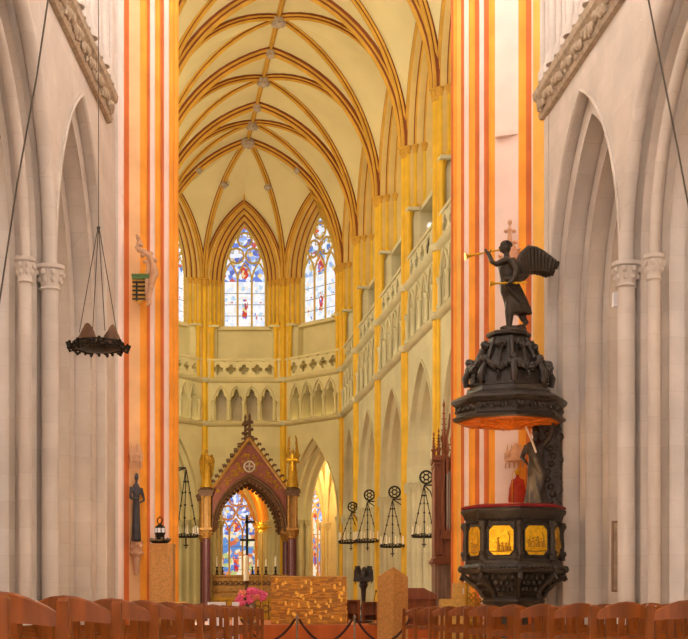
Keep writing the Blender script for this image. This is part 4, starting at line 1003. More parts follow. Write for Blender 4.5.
# ================================================================ HANGING LIGHTS
def corona(label, c, R, ztop, ncand, group, crown=False):
    t = thing('hanging_corona', label, 'chandelier', c, 0, group)
    mb = MB(); mb.torus((0, 0, 0), R, R*.05, 'z', 0, 28, 6); mb.torus((0, 0, R*.22), R*.96, R*.04, 'z', 0, 28, 6)
    for k in range(24):
        a = 2*PI*k/24; c_, s_ = math.cos(a), math.sin(a)
        mb.tube([(R*c_, R*s_, 0), (R*1.02*c_, R*1.02*s_, R*.22)], R*.035, 0, 5); mb.ball((R*c_, R*s_, R*.11), R*.07, 0, 6, 4)
    mb.build('ring', 'iron', t, smooth=True)
    if crown:
        mb = MB()
        for k in range(22):
            a = 2*PI*k/22; q = 1+.16*(k % 2); mb.tube([(R*math.cos(a), R*math.sin(a), -.02), (R*q*math.cos(a), R*q*math.sin(a), -.05), (R*(q+.12)*math.cos(a+.06), R*(q+.12)*math.sin(a+.06), .03+.03*(k % 3))], R*.06, 0, 5)
            mb.ball((R*(q+.05)*math.cos(a+.1), R*(q+.05)*math.sin(a+.1), 0), R*.07, 0, 6, 4)
        mb.lathe((0, 0, -.06), [(.02, 0), (R*.6, .02), (R*.95, .06)], 0, 20); mb.build('leaf_border', 'iron', t, smooth=True)
        for k in range(4):
            a = PI/4+k*PI/2+.3; mb = MB(); rows = []
            for i in range(9):
                b = a-.62+1.24*i/8; h = math.sin(PI*i/8)**.7*.30+.02
                rows.append([(R*.96*math.cos(b), R*.96*math.sin(b), 0), (R*.9*math.cos(b), R*.9*math.sin(b), h*.6), (R*.74*math.cos(b), R*.74*math.sin(b), h), (R*.70*math.cos(b), R*.70*math.sin(b), h-.02), (R*.86*math.cos(b), R*.86*math.sin(b), h*.5), (R*.92*math.cos(b), R*.92*math.sin(b), 0)])
            mb.grid(rows, 0, True); mb.build('curved_shield', 'canopy_dark', t, smooth=True)
    for k in range(ncand):
        a = 2*PI*(k+.3)/ncand; mb = MB(); mb.lathe((R*math.cos(a), R*math.sin(a), R*.2), [(R*.11, 0), (R*.11, .02), (R*.06, .04), (R*.06, R*.62), (R*.02, R*.7)], 0, 8); mb.build('candle', 'wax', t, smooth=True)
    nch = 4 if crown else 3
    for k in range(nch):
        a = 2*PI*k/nch+.5; mb = MB(); zt = ztop-c[2]
        q = .80 if crown else 1
        mb.tube([(R*q*math.cos(a), R*q*math.sin(a), R*.22 if not crown else .2), (.01*math.cos(a), .01*math.sin(a), zt)], .007 if crown else .013, 0, 5)
        if not crown:
            for f in (.25, .45, .65, .82): mb.ball((R*(1-f)*math.cos(a), R*(1-f)*math.sin(a), R*.22+(zt-R*.22)*f), .03, 0, 6, 4)
        mb.build('suspension_chain', 'iron' if not crown else 'cable', t, smooth=True)
    if not crown:
        mb = MB(); mb.tube([(0, 0, -.02), (0, 0, -.28)], .018, 0, 5); mb.box((0, 0, -.2), (.12, .03, .03)); 
        for a in (0, PI/2): mb.box((0, 0, 0), (2*R, .02, .02), 0, a)
        mb.build('pendant_cross', 'iron', t)
    else:
        mb = MB(); mb.tube([(0, 0, zt), (0, 0, zt+6)], .006, 0, 5); mb.ball((0, 0, zt), .03, 0, 6, 4); mb.build('suspension_cable', 'cable', t)
    return t
corona('dark metal crown-shaped corona lamp with curved shields hanging by left nave arch', (X(98.5, 20), 20, Z(348, 20)), .36, Z(228, 20), 0, 'hanging lamps', True)
for lab, px, pyt, pyb, d, pa, sgn in (('nearest candle corona hanging from the right choir wall, closest to the organ', 424, 487, 537, 36.4, 479, 1), ('second candle corona along the right choir wall counting from the organ', 392.5, 501, 547, 40.2, 493, 1), ('third candle corona along the right choir wall counting from the organ', 367.5, 503, 542, 45.0, 497, 1),
        ('farthest candle corona on the right choir wall, beside the apse arch', 351, 514, 543, 49.6, 507, 1), ('candle corona showing beside left orange pier in front of the apse', 186, 470, 537, 33.0, 466, -1)):
    x = X(px, d); R = 12.0*d/1370; zt = Z(pyt, d)
    corona(lab, (x, d, Z(pyb, d)), R, zt, 8, 'candle coronas in the choir')
    xw = cxr(d)+.03 if sgn > 0 else cxl(d)-.03
    a = thing('wall_bracket', 'iron bracket '+('arm holding the candle corona beside left pier' if sgn < 0 else 'with rosette wheel holding the %s corona on the right choir wall' % {424: 'nearest', 392.5: 'second', 367.5: 'third', 351: 'farthest'}[px]), 'bracket', (x, d, 0), 0, 'lamp brackets')
    mb = MB(); mb.tube([(0, 0, zt), (0, 0, zt+.05), (xw-x, 0, zt+.05)], .022, 0, 6); mb.tube([(0, .0, zt+.05), ((xw-x)*.6, 0, zt-.12), (xw-x, 0, zt-.5)], .018, 0, 6)
    mb.tube([(xw-x, -.02, zt-1.6), (xw-x, -.02, zt+.4)], .022, 0, 6); mb.build('arm', 'iron', a, smooth=True)
    if sgn < 0: continue
    mb = MB(); zc = zt+.26; mb.torus((.06*sgn, 0, zc), .165, .026, 'y', 0, 20, 6); mb.torus((.06*sgn, 0, zc), .07, .02, 'y', 0, 12, 6)
    for k in range(6): t_ = k*PI/3; mb.tube([(.06*sgn+.07*math.cos(t_), 0, zc+.07*math.sin(t_)), (.06*sgn+.165*math.cos(t_), 0, zc+.165*math.sin(t_))], .016, 0, 5)
    mb.build('rosette_wheel', 'iron', a, smooth=True)
mb = MB(); d = 12.0; mb.tube([(X(61, d), d, Z(-80, d)), (X(48, d), d, Z(0, d)), (X(37, d), d, Z(75, d)), (X(17, d), d, Z(185, d)), (X(-4, d), d, Z(325, d)), (X(-22, d), d, Z(440, d))], .0085, 0, 6)
tag(mb.build('lamp_cable', 'cable'), 'slack steel lamp cable crossing the near left nave arch', 'cable')
mb = MB(); mb.tube([(X(631, d), d, Z(-90, d)), (X(648.5, d), d, Z(0, d)), (X(664, d), d, Z(80, d)), (X(678, d), d, Z(150, d)), (X(692, d), d, Z(225, d)), (X(720, d), d, Z(380, d))], .0085, 0, 6)
tag(mb.build('lamp_cable', 'cable'), 'slack steel lamp cable crossing the near right nave arch', 'cable')
# spotlight on the clerestory ledge
sx_, sd = X(430.5, 36.9), 36.9
sp = thing('spotlight', 'round white spotlight in the dark clerestory passage of right choir wall', 'lamp', (sx_, sd, Z(226, sd)))
mb = MB(); mb.tube([(.0, .16, .02), (0, .02, 0), (0, -.06, -.01)], [.05, .10, .12], 0, 14); mb.build('housing', 'white', sp, smooth=True)
mb = MB(); mb.ball((0, -.055, -.01), (.07, .02, .07), 0, 10, 6); mb.build('lens', 'lamp_glow', sp, smooth=True)
mb = MB(); mb.tube([(0, .05, -.1), (-.06, .05, -.5), (-.08, .05, -.75)], .016, 0, 6); mb.build('stem', 'iron', sp)

# ================================================================ ALTAR PLATFORM
PZ, QZ = .52, .20
ad = 32.0; x0, x1 = X(271, ad-.5), X(346.5, ad-.5); ztp = Z(577, ad-.5)
alt = thing('altar', 'golden block altar with mosaic of gilded tiles on the wooden podium', 'altar', ((x0+x1)/2, ad, PZ))
mb = MB(); wA = x1-x0; hA = ztp-PZ; mb.box((0, 0, hA/2), (wA, 1.0, hA)); rnd = random.Random(12)
for k in range(110):
    u = rnd.uniform(-wA/2+.06, wA/2-.06); z = rnd.uniform(.04, hA-.05)
    v = rnd.random() < .45; sx2, sz2 = (.05, rnd.uniform(.06, .11)) if v else (rnd.uniform(.08, .16), .028)
    mb.box((u, -.5, z), (sx2, rnd.uniform(.015, .05), sz2), 2 if not v else 1)
    if k % 4 == 0: mb.box((wA/2, rnd.uniform(-.45, .45), z), (.03, sx2, sz2), 1)
mb.build('block', ['gold_blocks', 'gold_tile', 'gold_tile2'], alt)
mb = MB(); mb.box((0, 0, hA+.012), (wA+.02, 1.02, .024)); mb.build('altar_slab', 'blond', alt)
# ambo
dA = 28.6; xa0, xa1 = X(377.5, dA), X(408, dA); xm = (xa0+xa1)/2; hw_ = (xa1-xa0)/2
mb = MB(); zs_, zp_ = Z(577, dA)-QZ, Z(567, dA-.15)-QZ
poly = [(-hw_, .0), (0, -.26), (hw_, 0), (hw_, .12), (-hw_, .12)]
b = len(mb.v); mb.v += [(x, y, 0) for x, y in poly]+[(x, y, zp_ if i == 1 else zs_) for i, (x, y) in enumerate(poly)]+[(0, .12, zp_)]
mb.face((b, b+1, b+6, b+5)); mb.face((b+1, b+2, b+7, b+6)); mb.face((b+2, b+3, b+8, b+7)); mb.face((b+3, b+4, b+9, b+10, b+8)); mb.face((b+4, b, b+5, b+9)); mb.face((b+5, b+6, b+10, b+9)); mb.face((b+6, b+7, b+8, b+10)); mb.face((b+4, b+3, b+2, b+1, b))
tag(mb.build('ambo', 'ambo', loc=(xm, dA, QZ)), 'tall pointed speckled stone ambo with a sharp front edge beside altar', 'ambo')
# small microphone
mt = thing('microphone', 'thin gooseneck microphone standing left of the pointed ambo', 'microphone', (X(374, 30.5), 30.5, PZ))
mb = MB(); mb.lathe((0, 0, 0), [(.12, 0), (.12, .02), (.02, .03)], 0, 12); mb.build('base', 'iron', mt)
mb = MB(); mb.tube([(0, 0, .02), (0, 0, .5), (.01, -.02, .62), (.04, -.04, .72)], .008, 0, 6); mb.build('gooseneck', 'iron', mt)
mb = MB(); mb.ball((.045, -.045, .74), (.02, .02, .035), 0, 8, 5); mb.build('capsule', 'iron', mt)
# eagle lectern
ed = 35.0; eg = thing('eagle_lectern', 'dark wooden eagle lectern with spread wings between altar and ambo', 'lectern', (X(363.5, ed), ed, PZ))
zt = Z(583, ed)-PZ
mb = MB(); mb.lathe((0, 0, 0), [(.24, 0), (.24, .05), (.17, .08), (.10, .16), (.06, .25), (.09, .38), (.05, .5), (.07, zt-.16), (.12, zt-.06), (.10, zt)], 0, 12); mb.build('pedestal', 'oak', eg, smooth=True)
mb = MB(); mb.ball((0, 0, zt+.16), (.10, .09, .18), 0, 10, 7); mb.ball((.02, -.02, zt+.36), (.055, .06, .06), 0, 8, 6); mb.tube([(.03, -.05, zt+.36), (.06, -.1, zt+.34), (.06, -.11, zt+.31)], [.025, .015, .004], 0, 6); mb.tube([(0, 0, zt+.3), (.02, -.01, zt+.36)], .06, 0, 8); mb.ball((0, 0, zt+.02), (.12, .12, .05), 0, 10, 5)
mb.build('eagle_body', 'oak', eg, smooth=True)
for sg in (-1, 1):
    mb = MB()
    for k in range(6): mb.tube([(sg*.05, .02, zt+.24), (sg*(.12+.02*k), .03, zt+.42-.02*k), (sg*(.2+.006*k), .03, zt+.42-.07*k), (sg*(.19-.0*k), .02, zt+.24-.05*k)], [.03, .035, .03, .012], 0, 6)
    mb.ball((sg*.14, .03, zt+.22), (.09, .03, .2), 0, 10, 6)
    mb.build('wing', 'oak', eg, smooth=True)
mb = MB(); mb.box((-.02, -.16, zt+.06), (.5, .05, .03)); mb.box((-.02, -.12, zt+.1), (.46, .03, .1)); mb.build('book_rest', 'oak', eg)
# stalls
def bench(label, px0, px1, d, ptop, base, mm='stall', group=None):
    x0, x1 = X(px0, d), X(px1, d); h = Z(ptop, d)-base
    t = thing('choir_stall', label, 'bench', ((x0+x1)/2, d, base), 0, group); w_ = x1-x0
    mb = MB(); mb.box((0, .02, h*.55), (w_-.06, .04, h*.8)); 
    for k in range(5): mb.box((-w_/2+.06+(w_-.12)*k/4, -.01, h*.55), (.03, .04, h*.8))
    mb.build('back_panel', mm, t)
    mb = MB(); mb.box((0, 0, h-.02), (w_, .14, .05)); mb.build('top_rail', mm, t)
    for sg in (-1, 1): mb = MB(); mb.box((sg*(w_/2-.03), -.1, h*.5), (.06, .34, h)); mb.build('end_panel', mm, t)
    mb = MB(); mb.box((0, -.14, h*.45), (w_-.12, .26, .04)); mb.build('seat', mm, t)
bench('low orange-brown choir stall right behind the golden altar end', 346, 360, 34.2, 600, PZ)
bench('low orange-brown choir stall behind and left of the pointed ambo', 362, 379, 33.4, 602, PZ)
bench('long low brown choir stall at the foot of right choir wall', 384, 432, 39.0, 600, PZ)
# reading desk right of the ambo
dd = 31.0; mb = MB(); zb0 = PZ
pl = [(X(a, dd), dd, Z(b, dd)) for a, b in ((405, 588), (424, 588), (437, 594.5), (437, 599), (405, 599))]
t = thing('reading_desk', 'dark brown wooden reading desk with sloping top right of pointed ambo', 'desk', (0, 0, 0))
mb.prism(pl, (0, 0, 0), (0, .7, 0)); mb.build('sloped_top', 'organ', t)
mb = MB(); a0, a1 = X(407, dd), X(436, dd); z1 = Z(599, dd)
mb.box(((a0+a1)/2, dd+.36, (zb0+z1)/2), (a1-a0, .6, z1-zb0)); 
for k in range(3): mb.box((a0+(a1-a0)*(k+.5)/3, dd+.05, (zb0+z1)/2), ((a1-a0)/3-.06, .03, (z1-zb0)*.7))
mb.build('body', 'stall', t)
# presider's stone seat
dq = 28.9; t = thing('stone_seat', 'pale gold stone block seat with low back beside the pulpit foot', 'seat', (0, 0, 0))
mb = MB(); q0, q1 = X(440, dq), X(472, dq); mb.box(((q0+q1)/2, dq+.1, (QZ+Z(599, dq))/2), (q1-q0, .6, Z(599, dq)-QZ)); mb.build('base_block', 'blond', t)
mb = MB(); q0, q1 = X(453, dq), X(470.5, dq); za, zb2 = Z(599, dq), Z(583, dq); mb.box(((q0+q1)/2, dq+.2, (za+zb2)/2), (q1-q0, .34, zb2-za), 0, 0, .94); mb.build('back_block', 'blond', t)
mb = MB(); mb.box((X(463.5, dq), dq+.03, Z(591, dq)), (.025, .03, .12)); mb.build('inlay', 'white', t)
# gilded openwork rail at the pulpit stair
lx, ld = X(479, 26.9), 26.9; t = thing('stair_railing', 'gilded openwork scroll railing at the left foot of the pulpit', 'railing', (lx, ld, 0))
mb = MB(); w_, z0, z1 = .5, .78, 1.38
for sg in (-1, 1): mb.tube([(sg*w_/2, 0, 0), (sg*w_/2, 0, z1 if sg < 0 else z0+.1)], .03, 0, 8)
mb.tube([(-w_/2, 0, z1), (-.05, 0, z1-.12), (w_/2, 0, z0+.1)], .03, 0, 8); mb.tube([(-w_/2, 0, .3), (w_/2, 0, .3)], .025, 0, 8); mb.build('frame', 'goldmatte', t, smooth=True)
mb = MB()
for i in range(5):
    for j in range(9):
        x = -w_/2+.05+.1*i; z = .36+.11*j
        if z > z1-.1-(x+w_/2)*.95: continue
        mb.torus((x, .0, z), .045, .013, 'y', 0, 10, 5); mb.ball((x+.02, -.015, z+.01), .02, 0, 6, 4); mb.tube([(x, 0, z-.05), (x+.03, -.02, z), (x, 0, z+.06)], .01, 0, 5)
mb.build('scrollwork', 'goldmatte', t, smooth=True)
# rope barrier
bd = 25.0; posts = (297, 354.5)
for k, p in enumerate(posts):
    t = thing('barrier_post', 'slim steel rope barrier post in front of the golden altar, %s' % ('left one' if k == 0 else 'right one'), 'post', (X(p, bd), bd, 0), 0, 'rope barrier posts')
    zt = Z(616.5, bd); mb = MB(); mb.lathe((0, 0, 0), [(.14, 0), (.14, .02), (.03, .04)], 0, 16); mb.build('base', 'steel', t, smooth=True)
    mb = MB(); mb.lathe((0, 0, .03), [(.02, 0), (.02, zt-.06), (.03, zt-.05), (.03, zt-.03), (.012, zt)], 0, 10); mb.build('pole', 'steel', t, smooth=True)
def sag(a, b, dip):
    a += .035; b -= .035
    return [(a+(b-a)*i/12, bd-.0, Z(619, bd)-dip*4*(i/12)*(1-i/12)) for i in range(13)]
for a, b, dip, lab in ((X(297, bd), X(354.5, bd), .42, 'dark rope sagging between the two barrier posts'), (X(239, bd), X(297, bd), .40, 'dark rope running left from the left barrier post'), (X(354.5, bd), X(412, bd), .42, 'dark rope running right from the right barrier post')):
    mb = MB(); mb.tube(sag(a, b, dip), .022, 0, 8); tag(mb.build('barrier_rope', 'rope', smooth=True), lab, 'rope', 'barrier ropes')
# flowers
fd = 30.4; fl = thing('flower_arrangement', 'pink and salmon flower arrangement in a vase left of the golden altar', 'flowers', (X(250.5, fd), fd, PZ))
zf = Z(602.5, fd)-PZ
mb = MB(); mb.lathe((0, 0, 0), [(.14, 0), (.14, .04), (.08, .06)], 0, 14); mb.lathe((0, 0, .02), [(.07, 0), (.07, .02), (.12, zf*.5), (.13, zf*.8), (.10, zf)], 0, 14); mb.build('vase', 'steel', fl, smooth=True)
rnd = random.Random(9); mb = MB()
for k in range(90):
    a, r = rnd.uniform(0, 2*PI), rnd.uniform(.05, .36); z = zf+rnd.uniform(-.02, .22)
    p = Vector((r*math.cos(a), r*.7*math.sin(a), z)); d1 = Vector((math.cos(a), math.sin(a)*.7, rnd.uniform(-.4, .6)))*.09; s = Vector((-math.sin(a), math.cos(a), .2))*.03
    mb.quad(p, p+d1*.5+s, p+d1, p+d1*.5-s)
mb.build('foliage', 'leaf', fl, fixn=False)
mb = MB()
for k in range(18): a, r = rnd.uniform(0, 2*PI), rnd.uniform(.05, .25); mb.tube([(0, 0, zf-.05), (r*.5*math.cos(a), r*.4*math.sin(a), zf+.1), (r*math.cos(a), r*.7*math.sin(a), zf+.2)], .006, 0, 5)
mb.build('stems', 'leaf', fl)
for k, (u, z, m_) in enumerate(((-.27, .05, 0), (-.22, .10, 0), (-.17, .0, 0), (-.25, -.02, 0), (-.11, .19, 1), (-.02, .25, 0), (.06, .26, 0), (.10, .18, 0), (-.03, .14, 0), (.04, .12, 1), (.14, .12, 1), (.25, .20, 0), (.30, .16, 0), (.27, .10, 0), (.0, .04, 0), (-.20, .20, 1), (.13, .24, 0))):
    mb = MB(); c = (u, -.18+.12*abs(u)+rnd.uniform(-.04, .04), zf+z)
    for j in range(9):
        a = j*2.4; r = .013*j**.5*1.6; mb.ball((c[0]+r*math.cos(a), c[1]-.02+.004*j, c[2]+r*math.sin(a)), (.036, .026, .036), 0, 6, 5)
    mb.build('blossom', 'salmon_flower' if m_ else 'pink_flower', fl, smooth=True)
for px0, px1, lab in ((207.5, 225.5, 'larger white board propped behind the left chairs'), (232, 239, 'smaller white board beside the pink flowers')):
    d = 29.3; mb = MB(); mb.box((X((px0+px1)/2, d), d+.05, (QZ+Z(602, d))/2), (X(px1, d)-X(px0, d), .05, Z(602, d)-QZ)); tag(mb.build('white_board', 'white'), lab, 'board')
d = 26.4; t = thing('wooden_bench', 'pale wooden bench at the foot of the left striped pier', 'bench', (X(166, d), d, 0)); w_ = X(188, d)-X(146, d); zt = Z(602, d)
mb = MB(); mb.box((0, 0, zt-.02), (w_, .3, .05)); mb.build('top', 'blond', t)
for sg in (-1, 1): mb = MB(); mb.box((sg*(w_/2-.06), 0, (zt-.04)/2), (.06, .26, zt-.04)); mb.build('leg', 'stall', t)

# ================================================================ ALTAR CANOPY (ciborium)
d0, d1 = 50.0, 52.3; sh2 = -.14*(d1-d0)
lx, rx = X(201, d0), X(298, d0); cxm = (lx+rx)/2; HWc = (rx-lx)/2
cn = thing('altar_canopy', 'red-brown and gold gothic altar canopy with gables, columns and finials before the apse', 'altar canopy', (0, 0, 0))
zE = Z(492, d0); zCap = Z(534, d0)
for yy, dx in ((d0, 0), (d1, sh2)):
    for sg in (-1, 1):
        x = cxm+dx+sg*(HWc-.2)
        mb = MB(); mb.lathe((x, yy, CF), [(.27, 0), (.27, .3), (.2, .42), (.155, .5), (.15, zCap-CF-.1)], 0, 14); col_ = mb.build('column', 'purple', cn, smooth=True)
        mb = MB(); capital(mb, (x, yy, zCap-.18), .15, .34, 0, 12); mb.box((x, yy, zCap+.18), (.46, .46, .07)); mb.build('capital', 'canopy_gold', col_, smooth=True)
        mb = MB()
        for ox, oy in ((-.13, -.13), (.13, -.13), (-.13, .13), (.13, .13)):
            mb.lathe((x+ox, yy+oy, zCap+.2), [(.07, 0), (.05, .08), (.05, zE-zCap-.45), (.08, zE-zCap-.32)], 0, 8)
        mb.box((x, yy, (zCap+zE)/2), (.16, .16, zE-zCap-.3)); mb.build('colonnettes', 'canopy_gold', cn, smooth=True)
        mb = MB(); mb.box((x, yy, zE-.08), (.5, .5, .14)); mb.box((x, yy, zE+.02), (.58, .58, .08)); mb.lathe((x, yy, zE+.06), [(.26, 0), (.28, .05), (.2, .1)], 0, 8); mb.build('entablature', 'canopy_dark', cn)
    F = Frame((lx+dx, yy), (rx+dx, yy), (0, -1)); uc = F.L/2; zap = Z(441, d0); aw = HWc-.46; zsA, zaA = zCap+.1, Z(478, d0)
    mb = MB(); hd = pointed(uc, aw, zsA, zaA, 14)
    gl = lambda u: zE+.05+(zap-zE-.05)*(1-abs(u-uc)/(HWc-.42)) if abs(u-uc) < HWc-.42 else zE+.05
    us = sorted(set([u for u, z in hd]+[uc-HWc+.42, uc+HWc-.42]))
    hz = dict(hd)
    for t_ in (0, .22):
        for a, b in zip(us[:-1], us[1:]):
            def low(u): return max(hz.get(u, zsA), zsA) if uc-aw-1e-6 <= u <= uc+aw+1e-6 else zsA
            mb.quad(F.p(a, t_, low(a)), F.p(b, t_, low(b)), F.p(b, t_, max(gl(b), low(b)+.02)), F.p(a, t_, max(gl(a), low(a)+.02)))
    # painted floral relief
    rnd = random.Random(4)
    for i in range(420):
        u = uc+rnd.uniform(-1, 1)*HWc*.7; z = rnd.uniform(zE, zap)
        head_ = zaA+.2 if abs(u-uc) < .1 else max([zz for uu, zz in pointed(uc, aw+.12, zsA, zaA+.16, 14) if abs(uu-u) < .14] or [zsA])+.1
        if z < head_ or z > gl(u)-.2 or math.hypot(u-uc, z-(zE+(zap-zE)*.50)) < .26: continue
        c = F.p(u, -.012, z); r = .04; mb.torus((c.x, c.y, c.z), r, .014, 'y', 1, 8, 4); mb.ball((c.x+.03, c.y, c.z+.03), .022, 1, 6, 4)
    g = mb.build('gable', ['canopy_red', 'goldmatte'], cn)
    mb = MB(); arch_sweep(mb, F, uc, aw+.1, zsA, zaA+.14, zsA, [(0, 0), (0, -.06), (.04, -.09), (.08, -.06), (.1, .0), (.14, -.03), (.18, .02), (.18, .24)], 0, 0, 14)
    inn = pointed(uc, aw, zsA, zaA, 14, .09)
    for k in range(1, len(inn)-1):
        u, z = inn[k]; c = F.p(u, .1, z); mb.ball((c.x, c.y, c.z), (.075, .06, .075), 0, 8, 5)
    mb.build('arch_moulding', 'canopy_dark', g, smooth=True)
    mb = MB()
    for sg in (-1, 1):
        P = [F.p(uc+sg*(HWc-.38)*(1-i/10), -.04, zE+.06+(zap+.05-zE)*i/10) for i in range(11)]; mb.tube(P, .065, 0, 6)
    mb.build('gable_coping', 'canopy_gold', g, smooth=True)
    for sg in (-1, 1):
        mb = MB()
        for i in range(1, 10):
            q = F.p(uc+sg*(HWc-.38)*(1-i/10), -.04, zE+.16+(zap+.05-zE)*i/10); mb.tube([q, q+Vector((sg*.07, 0, .07)), q+Vector((sg*.14, 0, .06)), q+Vector((sg*.13, 0, .0))], [.05, .05, .04, .02], 0, 6)
        mb.build('crockets', 'canopy_dark', g, smooth=True)
    mb = MB(); c = F.p(uc, -.02, zE+(zap-zE)*.50); mb.torus(tuple(c), .19, .035, 'y', 0, 20, 6); mb.lathe((0, 0, 0), [(.001, 0), (.002, 0)], 0, 3)
    mb.box((c.x, c.y-.02, c.z), (.28, .03, .055)); mb.box((c.x, c.y-.02, c.z), (.055, .03, .28)); mb.build('medallion_cross', 'stone_carve', g, smooth=True)
    mb = MB(); c = F.p(uc, .06, zap); top = Z(413 if dx == 0 else 414, yy)-zap
    mb.lathe((c.x, c.y, zap-.15), [(.1, 0), (.09, .2), (.14, .28), (.06, .34), (.05, top*.5), (.12, top*.56), (.05, top*.62), (.045, top*.82), (.1, top*.88), (.04, top*.94), (.05, top+.05), (.01, top+.15)], 0, 8)
    for zz in (.24, .52, .78):
        for k in range(6): a = k*PI/3; q = .12-.03*zz; mb.ball((c.x+q*math.cos(a), c.y+q*math.sin(a), zap-.1+top*zz), (.045, .045, .06), 0, 6, 5)
    mb.build('finial', 'canopy_dark', cn, smooth=True)
for sg in (-1, 1):      # side beams
    x = cxm+sg*(HWc-.2); mb = MB()
    mb.prism([(x-.12, d0, zE-.5), (x+.12, d0, zE-.5), (x+.12, d0, zE-.1), (x-.12, d0, zE-.1)], (0, 0, 0), (sh2, d1-d0, 0)); mb.build('side_beam', 'canopy_dark', cn)
# gilded angels on the front corners of the canopy
for sg, px, lab in ((-1, 203.5, 'gilded standing angel on the left front corner of the canopy'), (1, 293.5, 'gilded winged angel holding a cross on the right canopy corner')):
    x = cxm+sg*(HWc-.2); zb3 = zE+.16; Hh = 1.42
    t = thing('gilded_angel', lab, 'statue', (x, d0, zb3)); mb = MB()
    figure(mb, Hh, 0, 0, 0, -PI/2+sg*.2, [[(-.11, 0, .77), (-.15, .06, .64), (-.05, .15, .62)], [(.11, 0, .77), (.15, .06, .64), (.05, .15, .66)]])
    fused('body', mb, 'goldmatte', .024, t)
    for w2 in (-1, 1):
        mb = MB()
        for k in range(6): mb.tube([(w2*.08, .12, Hh*.72), (w2*(.16+.015*k), .17, Hh*(.98-.03*k)), (w2*(.13-.006*k), .16, Hh*(1.28-.12*k)), (w2*(.09-.004*k), .15, Hh*(1.36-.18*k))] if sg > 0 else [(w2*.08, .12, Hh*.74), (w2*(.17+.015*k), .17, Hh*(.86-.03*k)), (w2*(.17+.006*k), .16, Hh*(.6-.05*k)), (w2*.15, .14, Hh*(.4-.03*k))], [.035, .05, .04, .015], 0, 6)
        mb.build('wing', 'goldmatte', t, smooth=True)
    if sg > 0: mb = MB(); mb.box((0, -.24, Hh*.62), (.05, .04, .6)); mb.box((0, -.24, Hh*.7), (.36, .04, .05)); mb.build('cross', 'gold', t)
    else: mb = MB(); mb.tube([(-.1, -.2, .1), (-.1, -.2, 1.15)], .02, 0, 6); mb.ball((-.1, -.2, 1.2), .045, 0, 8, 5); mb.build('staff', 'gold', t)
# high altar
hd_ = 51.0; ha0, ha1 = X(212, hd_), X(287, hd_); hx = (ha0+ha1)/2; hwid = ha1-ha0
ht = thing('high_altar', 'carved dull gold high altar and retable under the gothic canopy', 'altar', (hx, hd_, CF))
zr = Z(575, hd_)-CF
mb = MB(); mb.box((0, .3, zr/2), (hwid, .5, zr)); mb.box((0, .28, zr-.03), (hwid+.06, .58, .07)); mb.box((0, .28, zr*.66), (hwid+.04, .56, .05)); mb.build('retable', 'canopy_gold', ht)
mb = MB(); mb.box((0, -.15, .42), (hwid-.1, .7, .84)); mb.box((0, -.15, .87), (hwid-.02, .8, .08)); mb.build('altar_table', 'goldmatte', ht)
mb = MB()
for i in range(14):
    u = -hwid/2+hwid*(i+.5)/14
    mb.torus((u, .03, zr*.83), .07, .02, 'y', 0, 10, 5); mb.torus((u+.06, .03, zr*.83-.03), .04, .016, 'y', 0, 10, 5)
mb.build('carved_frieze', 'canopy_dark', ht, smooth=True)
mb = MB()
for i in range(9):
    u = -hwid/2+.15+(hwid-.3)*i/8; mb.torus((u, -.51, .5), .12, .025, 'y', 0, 12, 5); mb.tube([(u+.12, -.51, .1), (u+.12, -.51, .8)], .02, 0, 6)
mb.build('altar_front', 'canopy_dark', ht, smooth=True)
for k, px in enumerate((217, 222.5, 252.5, 258, 266, 275.5)):
    d = hd_+.3; t = thing('altar_candlestick', '%s candlestick from the left on top of the high altar retable' % ORD[k], 'candlestick', (X(px, d), d, CF+zr+.006), 0, 'candlesticks on the high altar')
    mb = MB(); mb.lathe((0, 0, 0), [(.09, 0), (.09, .03), (.03, .06), (.05, .14), (.025, .2), (.03, .28), (.08, .31)], 0, 10); mb.build('holder', 'iron', t, smooth=True)
    mb = MB(); mb.lathe((0, 0, .31), [(.035, 0), (.035, .24 if k not in (0, 5) else .36), (.008, .40 if k in (0, 5) else .28)], 0, 8); mb.build('candle', 'wax', t, smooth=True)
d = 47.0; t = thing('paschal_candle', 'thick ivory paschal candle on a stand in front of the high altar', 'candle', (X(246.3, d), d, CF))
zb4, zt4 = Z(581, d)-CF, Z(556, d)-CF
mb = MB(); mb.lathe((0, 0, 0), [(.22, 0), (.22, .05), (.06, .1), (.05, zb4-.1), (.12, zb4-.02), (.12, zb4)], 0, 12); mb.build('stand', 'canopy_dark', t, smooth=True)
mb = MB(); mb.lathe((0, 0, zb4), [(.09, 0), (.09, zt4-zb4), (.02, zt4-zb4+.02)], 0, 14); mb.build('candle', 'wax', t, smooth=True)
d = 47.7; t = thing('standing_cross', 'tall dark two-barred cross on a pole behind the paschal candle', 'cross', (X(247, d), d, CF))
mb = MB(); mb.lathe((0, 0, 0), [(.25, 0), (.25, .05), (.05, .1)], 0, 12); mb.tube([(0, 0, .05), (0, 0, Z(556, d)-CF)], .03, 0, 8); mb.build('pole', 'iron', t)
mb = MB(); zq = Z(535, d)-CF; mb.box((0, 0, zq), (.09, .05, Z(516, d)-Z(556, d)))
for py_, a, b in ((522, -2, 8), (540, -7, 8)): mb.box((X(344+(a+b)/2, d), 0, Z(py_, d)-CF), ((b-a)*d/1370, .05, .08))
mb.ball((0, -.05, zq-.1), (.05, .04, .22), 0, 8, 5); mb.build('cross_bars', 'iron', t, smooth=True)
d = 48.4; t = thing('gold_sunburst', 'gilded sunburst emblem on a slender pole right of the dark cross', 'emblem', (X(262, d), d, CF))
mb = MB(); mb.lathe((0, 0, 0), [(.2, 0), (.2, .05), (.04, .1)], 0, 12); mb.tube([(0, 0, .05), (0, 0, Z(530, d)-CF)], .022, 0, 8); mb.build('pole', 'goldmatte', t)
mb = MB(); zc = Z(527, d)-CF; mb.ball((0, 0, zc), (.17, .07, .12), 0, 12, 7)
